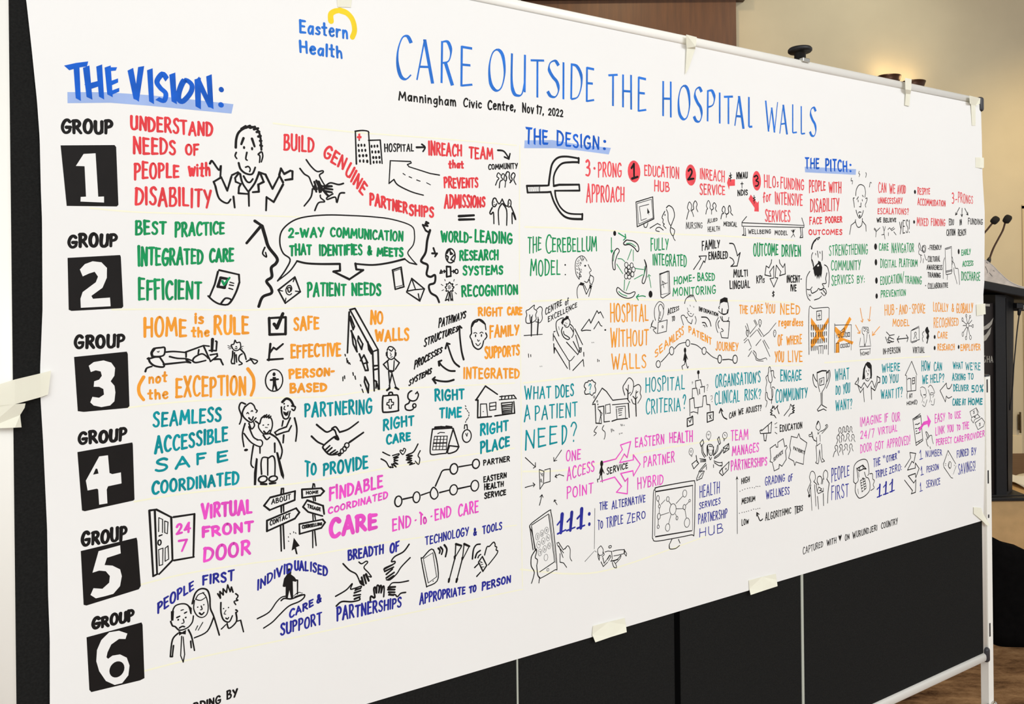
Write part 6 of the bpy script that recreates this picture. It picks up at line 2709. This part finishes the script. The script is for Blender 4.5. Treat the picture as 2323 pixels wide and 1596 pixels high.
for ln in MARKS.split('\n'):
    t = ln.split(); c = t[0][0]
    if c == 'P':
        if ink and ink.f: finish()
        nm = t[1]; ink = Ink(); ink.color(t[2]); cl = t[2]; words = []
        if nm in ('highlighter_band', 'guide_lines'): ink.lift = 0.00007
    elif c == 'K': ink.color(t[1])
    elif c in 'SL': ink.stroke([P2(x) for x in t[1:]], int(t[0][1:]) / 4000, c == 'S')
    elif c == 'F': ink.add([P2(x) for x in t[1:]])
    elif c == 'D': r = t[2].split(','); ink.disc(P2(t[1]), int(r[0]) / 4000, int(r[1]) / 4000)
    elif c == 'C': r = t[2].split(','); ink.ring(P2(t[1]), int(r[0]) / 4000, int(r[1]) / 4000, int(t[0][1:]) / 4000)
    elif c == 'T':
        words.append(t[1])
        nib = t[0].endswith('n'); w = int(t[0][1:].rstrip('n')) / 4000
        ink.text(t[1], *[P2(x) for x in t[2:6]], w, nib)
finish()
# ---------------------------------------------------------------- masking tape, every piece a thing
TAPES = [("masking tape strip on the paper's lower edge, left of the other bottom strip", [(-1049.5, -487.1, 1.0), (-1021.5, -487.8, 1.0), (-992.0, -488.7, 1.0), (-989.7, -499.0, 1.0), (-991.4, -508.2, 5.0), (-1021.6, -507.7, 6.0), (-1048.8, -509.2, 5.0), (-1051.2, -499.4, 1.0)]), ("masking tape strip on the paper's lower edge, nearer the right post", [(-730.2, -486.3, 1.0), (-698.7, -486.8, 1.0), (-665.3, -488.2, 1.0), (-663.3, -499.1, 1.0), (-666.0, -507.7, 5.0), (-700.5, -507.6, 6.0), (-730.8, -508.9, 5.0), (-729.4, -500.3, 1.0)]), ("wrinkled masking tape piece holding the paper's lower right corner to the post", [(-58.7, -468.8, 1.0), (-30.2, -475.0, 1.0), (-25.5, -486.7, 2.0), (-6.1, -514.4, 5.0), (-14.7, -514.9, 5.0), (-32.6, -499.6, 2.0), (-59.0, -482.6, 1.0)]),
 ('short masking tape piece on the right paper edge, high on the post', [(-37.2, 265.7, 1.0), (-20.4, 266.8, 2.0), (-12.4, 266.1, 5.0), (-12.8, 244.5, 5.0), (-24.2, 244.1, 2.0), (-37.6, 244.2, 1.0)]), ("masking tape strip folded over the rail at the paper's upper right corner", [(-70.9, 390.6, 8.0), (-29.1, 389.9, 8.0), (-31.1, 377.6, 8.0), (-36.8, 374.5, 2.0), (-35.8, 332.9, 1.0), (-49.3, 331.6, 1.0), (-53.6, 374.5, 2.0), (-69.6, 375.1, 8.0)]),
 ('masking tape strip over the top rail between the dark wall lamp and the corner', [(-294.3, 398.3, 8.0), (-272.8, 398.6, 8.0), (-274.7, 376.8, 8.0), (-268.1, 371.2, 2.0), (-269.8, 347.9, 1.0), (-284.2, 348.1, 1.0), (-282.5, 370.4, 2.0), (-293.3, 376.3, 8.0)]),
 ('long masking tape strip over the top rail in front of the timber panel', [(-862.7, 392.0, 8.0), (-840.3, 391.3, 8.0), (-843.4, 376.3, 8.0), (-838.5, 374.5, 2.0), (-851.2, 343.1, 1.0), (-858.8, 332.3, 1.0), (-856.3, 373.2, 2.0), (-862.9, 376.8, 8.0)]),
 ('wide masking tape piece on the paper above the yellow arc', [(-1419.4, 358.1, 1.0), (-1409.1, 360.0, 1.0), (-1398.0, 362.1, 1.0), (-1399.8, 350.0, 1.0), (-1401.0, 341.3, 1.0), (-1409.3, 340.3, 1.0), (-1417.5, 338.9, 1.0), (-1418.5, 347.7, 1.0)]),
 ('long masking tape strip running from the left post across the black gap to the paper', [(-1768.9, -89.8, 8.0), (-1746.1, -82.9, 8.0), (-1724.9, -78.9, 2.0), (-1715.9, -76.9, 1.0), (-1718.7, -100.5, 1.0), (-1725.1, -102.5, 2.0), (-1746.3, -106.9, 8.0), (-1769.1, -109.2, 8.0)]),
 ('torn masking tape piece on the left post, under the longer strip', [(-1769.0, -107.1, 8.0), (-1746.3, -106.9, 8.0), (-1737.7, -107.3, 4.0), (-1738.5, -111.6, 4.0), (-1742.2, -118.2, 4.0), (-1741.9, -122.9, 4.0), (-1741.2, -130.4, 4.0), (-1746.5, -129.6, 8.0), (-1769.2, -128.2, 8.0)]),
 ('small masking tape piece on the right paper edge beside the lectern papers', [(-40.1, -44.5, 1.0), (-23.3, -43.9, 2.0), (-13.6, -43.1, 5.0), (-12.3, -65.6, 5.0), (-23.8, -67.2, 2.0), (-38.9, -68.7, 1.0)])]
for lab, pts in TAPES:
    c = Vector((sum(p[0] for p in pts), sum(p[1] for p in pts), 0)) / len(pts) / 1000
    bm = bmesh.new(); vs = [bm.verts.new((u / 1000 - c.x, -w / 1000 - 0.0016, v / 1000 - c.y)) for u, v, w in pts]
    f = bm.faces.new(vs); f.normal_update()
    if f.normal.y > 0: f.normal_flip()
    bmesh.ops.triangulate(bm, faces=bm.faces[:])
    r = bmesh.ops.extrude_face_region(bm, geom=bm.faces[:])
    bmesh.ops.translate(bm, vec=(0, -0.0003, 0), verts=[g for g in r['geom'] if isinstance(g, bmesh.types.BMVert)])
    bmesh.ops.recalc_face_normals(bm, faces=bm.faces[:])
    o = obj('masking_tape', bm, M_tape); o.location = Vector((BX, BY, 0)) + DU * c.x + Vector((0, 0, Z0 + c.y)); o.rotation_euler = (0, 0, BROT)
    tag(o, lab, 'tape', 'masking tape pieces holding the poster')
# ---------------------------------------------------------------- background: things beyond the board
def at(px, py, Y):                            # a point of the room at depth Y
    a, b = (px - W_PX / 2) / FOCAL_PX, -(py - HORIZON_PX) / FOCAL_PX
    return Vector(((a * cr + b * sr) * Y, Y, EYE + (-a * sr + b * cr) * Y))
# wall lamp
c = at(2030, 196, 5.66)
wl = empty('wall_lamp', c); tag(wl, 'dark bronze wall lamp glowing warm behind the board', 'lamp')
box('back_plate', (-0.05, 0.05, 0.035, 0.07, -0.10, 0.04), M_bronze, wl, 0.006)
for dx, dz in ((-0.062, 0.03), (0.115, -0.012)):
    bm = bmesh.new(); mx = Matrix.Translation((dx, -0.045, dz)) @ Matrix.Diagonal((1, 0.7, 1, 1))
    add_lathe(bm, [(0.015, -0.07), (0.04, -0.05), (0.07, -0.01), (0.085, 0.034), (0.08, 0.038), (0.06, 0.0), (0.03, -0.03), (0.0, -0.035)], 24, mx); sh = obj('lamp_shade', bm, M_bronze, wl, True)
    bm = bmesh.new(); add_lathe(bm, [(0.0, -0.025), (0.03, -0.015), (0.045, 0.0), (0.03, 0.008), (0.0, 0.012)], 16, mx); obj('bulb', bm, M_glow, sh, True)
    bm = bmesh.new(); add_tube(bm, [(0, 0.04, -0.03), (dx * .6, 0.0, -0.05 + dz * .5), (dx, -0.045, -0.065 + dz)], 0.008); obj('arm', bm, M_bronze, wl, True)
    d = bpy.data.lights.new('wall_lamp_light', 'POINT'); d.energy = 0.5; d.color = (1, 0.72, 0.36); d.shadow_soft_size = 0.04
    lo = bpy.data.objects.new('wall_lamp_light', d); COL.objects.link(lo); lo.location = c + Vector((dx, -0.045, dz + 0.08))
# lectern at the stage edge
LX, LY, LZ = 2.86, 4.86, 0.336
le = empty('lectern', (LX, LY, 0.33)); tag(le, 'black lectern with sloping top and printed brown front panel on the stage', 'lectern')
bm = bmesh.new(); add_box(bm, -0.42, 0.03, -0.25, 0.10, 0.0, 1.15); obj('front_panel', bm, M_lectbrown, le)
bm = bmesh.new(); add_profile(bm, [(0.015, -0.27), (0.078, -0.27), (0.178, -0.19), (0.178, 0.10), (0.015, 0.10)], 'z', 0.01, 1.2)
for v in bm.verts:
    if v.co.z < 0.1: v.co.x -= 0.006 + 0.16 * max(0, v.co.x - 0.07)
obj('column', bm, M_lect, le)
bm = bmesh.new(); add_box(bm, 0.0755, 0.0785, -0.2705, -0.267, 0.03, 1.18); obj('column_joint', bm, M_gap, le)
bm = bmesh.new(); add_box(bm, -0.46, 0.182, -0.275, 0.14, 0.0, 0.010, bev=0.002); obj('base', bm, M_black, le)
mx = Matrix.Translation((0, 0, 1.245)) @ Matrix.Rotation(math.radians(12), 4, 'Y')
bm = bmesh.new(); add_box(bm, -0.55, 0.42, -0.33, 0.24, -0.028, 0.022, bev=0.006, mx=mx); obj('reading_top', bm, M_lect, le)
bm = bmesh.new(); add_box(bm, 0.10, 0.26, -0.20, -0.05, 1.10, 1.14, bev=0.004); obj('bracket', bm, M_lect, le)
# printed emblem and letters on the front panel
def lp(px, py): q = at(px, py, 4.609); return (q.x - LX, q.z - 0.33)
PY_ = [-0.2515]
def plate(bm, pts):
    PY_[0] -= 0.00012; y = PY_[0]
    f = bm.faces.new([bm.verts.new((x, y, z)) for x, z in pts]); f.normal_update()
    if f.normal.y > 0: f.normal_flip()
bm = bmesh.new()
for e in ([(2253.5, 720), (2250, 735), (2243, 744), (2228, 750), (2226, 743), (2236, 738), (2246, 730)], [(2248.5, 741), (2246, 757), (2237, 771), (2224, 778), (2226, 766), (2237, 757), (2243, 748)]):
    plate(bm, [lp(*p) for p in e])
obj('emblem', bm, M_logo, le)
bm = bmesh.new()
def bar(x0, y0, x1, y1, w=0.0042):
    (a0, b0), (a1, b1) = lp(x0, y0), lp(x1, y1); d = Vector((a1 - a0, b1 - b0)).normalized(); n = Vector((-d.y, d.x)) * w / 2
    plate(bm, [(a0 + n.x, b0 + n.y), (a1 + n.x, b1 + n.y), (a1 - n.x, b1 - n.y), (a0 - n.x, b0 - n.y)])
for seg in ((2230, 808, 2235, 807), (2230, 808, 2229, 821), (2229, 821, 2235, 821), (2235, 821, 2235, 815), (2239, 807, 2239, 822), (2244, 807, 2244, 822), (2239, 814, 2244, 814), (2249, 807, 2247, 822), (2249, 807, 2252, 822), (2248, 817, 2251, 817)): bar(*seg)
bar(2228, 856, 2246, 856, 0.028); bar(2228, 691, 2245, 692, 0.014)
obj('lettering', bm, M_logo, le)
# cable and plug hanging at the right of the lectern
mc = empty('microphone_cable', at(2313, 702, 4.62)); tag(mc, 'thin black cable with plug hanging beside the lectern top', 'cable')
o0 = mc.location
bm = bmesh.new(); add_lathe(bm, [(0.004, -0.036), (0.008, -0.03), (0.011, 0.0), (0.010, 0.022), (0.007, 0.026)], 14, Matrix.Rotation(math.radians(8), 4, 'Y')); obj('plug', bm, M_black, mc, True)
bm = bmesh.new(); add_tube(bm, catmull([tuple(at(x, y, 4.62) - o0) for x, y in ((2312, 714), (2308, 745), (2304, 785), (2300, 830), (2297, 880), (2291, 930))]), 0.0034); obj('cord', bm, M_black, mc, True)
bm = bmesh.new(); p = at(2312, 692, 4.62) - o0; add_box(bm, p.x - .026, p.x + .014, -0.02, 0.02, p.z - .020, p.z + .014, bev=0.004); obj('connector', bm, M_black, mc)
bm = bmesh.new(); add_box(bm, p.x + .015, p.x + .05, -0.018, 0.018, p.z - .026, p.z + .002, bev=0.004); obj('connector_sleeve', bm, mat('pale_steel', (205, 200, 188), 0.4, metal=0.2), mc)
# microphones
def mic(head, path, label, wind):
    Y = 5.06; P = [at(x, y, Y) for x, y in path]; base = P[-1]
    r = empty('gooseneck_microphone', base); tag(r, label, 'microphone', 'gooseneck microphones on the lectern')
    pts = catmull([tuple(p - base) for p in P]); bm = bmesh.new(); add_tube(bm, pts, 0.0058, 8); obj('gooseneck', bm, M_goose, r, True)
    d = (at(*head[0], Y) - at(*head[1], Y)); bm = bmesh.new(); l = d.length
    add_lathe(bm, [(0.010, 0), (0.020, 0.006), (0.023, l * .35), (0.023, l * .75), (0.018, l * .95), (0.008, l)], 18, Matrix.Translation(at(*head[1], Y) - base) @ d.to_track_quat('Z', 'Y').to_matrix().to_4x4()); obj('windscreen', bm, M_mesh, r, True)
    if wind:
        a, b = at(*wind[0], Y) - base, at(*wind[1], Y) - base
        bm = bmesh.new(); add_tube(bm, [a, a * .8 + b * .2, a * .2 + b * .8, b], [0.008, 0.013, 0.013, 0.008], 12); obj('handle', bm, M_black, r, True)
mic(((2290, 489), (2280, 505)), [(2280, 505), (2275, 522), (2265, 541), (2254, 562), (2246, 583), (2240, 604), (2236, 622), (2234, 640)], 'gooseneck microphone rising in full view above the lectern papers', ((2245, 584), (2237, 611)))
mic(((2263, 493), (2251, 506)), [(2251, 506), (2240, 520), (2230, 532), (2218, 552), (2210, 580), (2206, 625), (2206, 640)], 'gooseneck microphone half hidden behind the white post', None)
# open papers on the lectern top
pr = empty('paper_stack', (LX, LY, 1.60)); tag(pr, 'curling white printed papers lying on the black lectern top', 'papers')
def sheet(name, off, m, th=0.004):
    prof = catmull([(-0.20 + off, 0.17), (-0.07 + off, 0.155 - off), (0.0 + off, 0.115 - off), (0.055 + off, 0.06 - off), (0.12, 0.005), (0.22, -0.032), (0.36, -0.062)], 6)
    bm = bmesh.new(); rows = []
    for x, z in prof: rows.append([bm.verts.new((x, y, z + 0.0)) for y in (-0.26, -0.1, 0.05, 0.17)])
    for a, b in zip(rows, rows[1:]):
        for i in range(3): bm.faces.new((a[i], b[i], b[i + 1], a[i + 1]))
    r = bmesh.ops.extrude_face_region(bm, geom=bm.faces[:]); bmesh.ops.translate(bm, vec=(0, 0, -th), verts=[g for g in r['geom'] if isinstance(g, bmesh.types.BMVert)])
    bmesh.ops.recalc_face_normals(bm, faces=bm.faces[:]); return obj(name, bm, m, pr, True)
sheet('top_page', 0.0, M_page)
# block of pages filling under the curl, seen from the side
bm = bmesh.new(); prof = catmull([(-0.20, 0.167), (-0.07, 0.152), (0.0, 0.112), (0.055, 0.057), (0.12, 0.002), (0.22, -0.035)], 6); rows = []
for x, z in prof:
    zb_ = min(z - 0.004, 0.005 - 0.2126 * x)
    rows.append([bm.verts.new((x, -0.258, zb_)), bm.verts.new((x, -0.258, z)), bm.verts.new((x, 0.155, z)), bm.verts.new((x, 0.155, zb_))])
for a, b in zip(rows, rows[1:]):
    for i in range(4): bm.faces.new((a[i], a[(i + 1) % 4], b[(i + 1) % 4], b[i]))
bm.faces.new(rows[0]); bm.faces.new(list(reversed(rows[-1]))); bmesh.ops.recalc_face_normals(bm, faces=bm.faces[:])
obj('page_block', bm, mat('grey_page_edges', (222, 212, 204), 0.7, 0.14, 34), pr)
bm = bmesh.new()
for x0, z0, x1, z1 in ((-0.035, 0.10, -0.022, 0.07), (-0.022, 0.07, -0.024, 0.06), (-0.012, 0.062, 0.006, 0.04), (-0.03, 0.125, -0.02, 0.118), (-0.06, 0.08, -0.05, 0.075), (0.01, 0.075, 0.02, 0.07)):
    d = Vector((x1 - x0, 0, z1 - z0)).normalized(); nn = Vector((-d.z, 0, d.x)) * 0.0013
    bm.faces.new([bm.verts.new(q) for q in ((x0 + nn.x, -0.2585, z0 + nn.z), (x1 + nn.x, -0.2585, z1 + nn.z), (x1 - nn.x, -0.2585, z1 - nn.z), (x0 - nn.x, -0.2585, z0 - nn.z))])
obj('print', bm, M_cap, pr)
# crumpled white paper on the stage
p = at(2318, 1094, 4.86); bm = bmesh.new(); rows = []
for j in range(9):
    rows.append([bm.verts.new((-0.11 + 0.40 * i / 14, -0.16 + 0.34 * j / 8, 0.004 + 0.022 * abs(math.sin(0.9 * i + 0.6 * j)) * random.uniform(.7, 1))) for i in range(15)])
for a, b in zip(rows, rows[1:]):
    for i in range(14): bm.faces.new((a[i], a[i + 1], b[i + 1], b[i]))
r = bmesh.ops.extrude_face_region(bm, geom=bm.faces[:]); bmesh.ops.translate(bm, vec=(0, 0, 0.002), verts=[g for g in r['geom'] if isinstance(g, bmesh.types.BMVert)])
bmesh.ops.recalc_face_normals(bm, faces=bm.faces[:])
o = obj('crumpled_paper', bm, mat('bright_white_paper', (253, 252, 246), 0.6), None, True); o.location = (p.x + 0.04, p.y, 0.332); tag(o, 'crumpled bright white paper lying on the stage floor', 'paper')
# slumped black bag on the carpet
bm = bmesh.new(); rings = []
X0, X1, Y0, Y1 = 2.115, 3.0, 3.385, 3.52; n = 48
def top(x): return 0.47 - 0.47 * max(0, min(1, (x - 2.13) / 0.42)) * 0.42 + 0.008 * math.sin(x * 31)
for k in range(9):
    t = k / 8; ring = []
    for i in range(n):
        a = 2 * math.pi * i / n; s_ = lambda v, e: math.copysign(abs(v) ** e, v)
        x = (X0 + X1) / 2 + (X1 - X0) / 2 * s_(math.cos(a), 0.25); y = (Y0 + Y1) / 2 + (Y1 - Y0) / 2 * s_(math.sin(a), 0.4)
        sag = 1 + 0.06 * math.sin(math.pi * t) + 0.025 * math.sin(7 * a + 5 * t)
        y = (Y0 + Y1) / 2 + (y - (Y0 + Y1) / 2) * sag * (1 if t < .95 else .7)
        x = x - (0.03 * t if x < 2.4 else 0)
        ring.append(bm.verts.new((x - 2.5, y - 3.45, top(x) * (t if t < 1 else 1.0))))
    rings.append(ring)
for a, b in zip(rings, rings[1:]):
    for i in range(n): bm.faces.new((a[i], a[(i + 1) % n], b[(i + 1) % n], b[i]))
bm.faces.new(rings[-1]); bm.faces.new(list(reversed(rings[0]))); bmesh.ops.triangulate(bm, faces=[f for f in bm.faces if len(f.verts) > 4]); bmesh.ops.recalc_face_normals(bm, faces=bm.faces[:])
o = obj('fabric_bag', bm, M_cloth, None, True); o.location = (2.5, 3.45, 0.0)
tag(o, 'slumped black fabric bag standing on the carpet in front of the stage', 'bag')
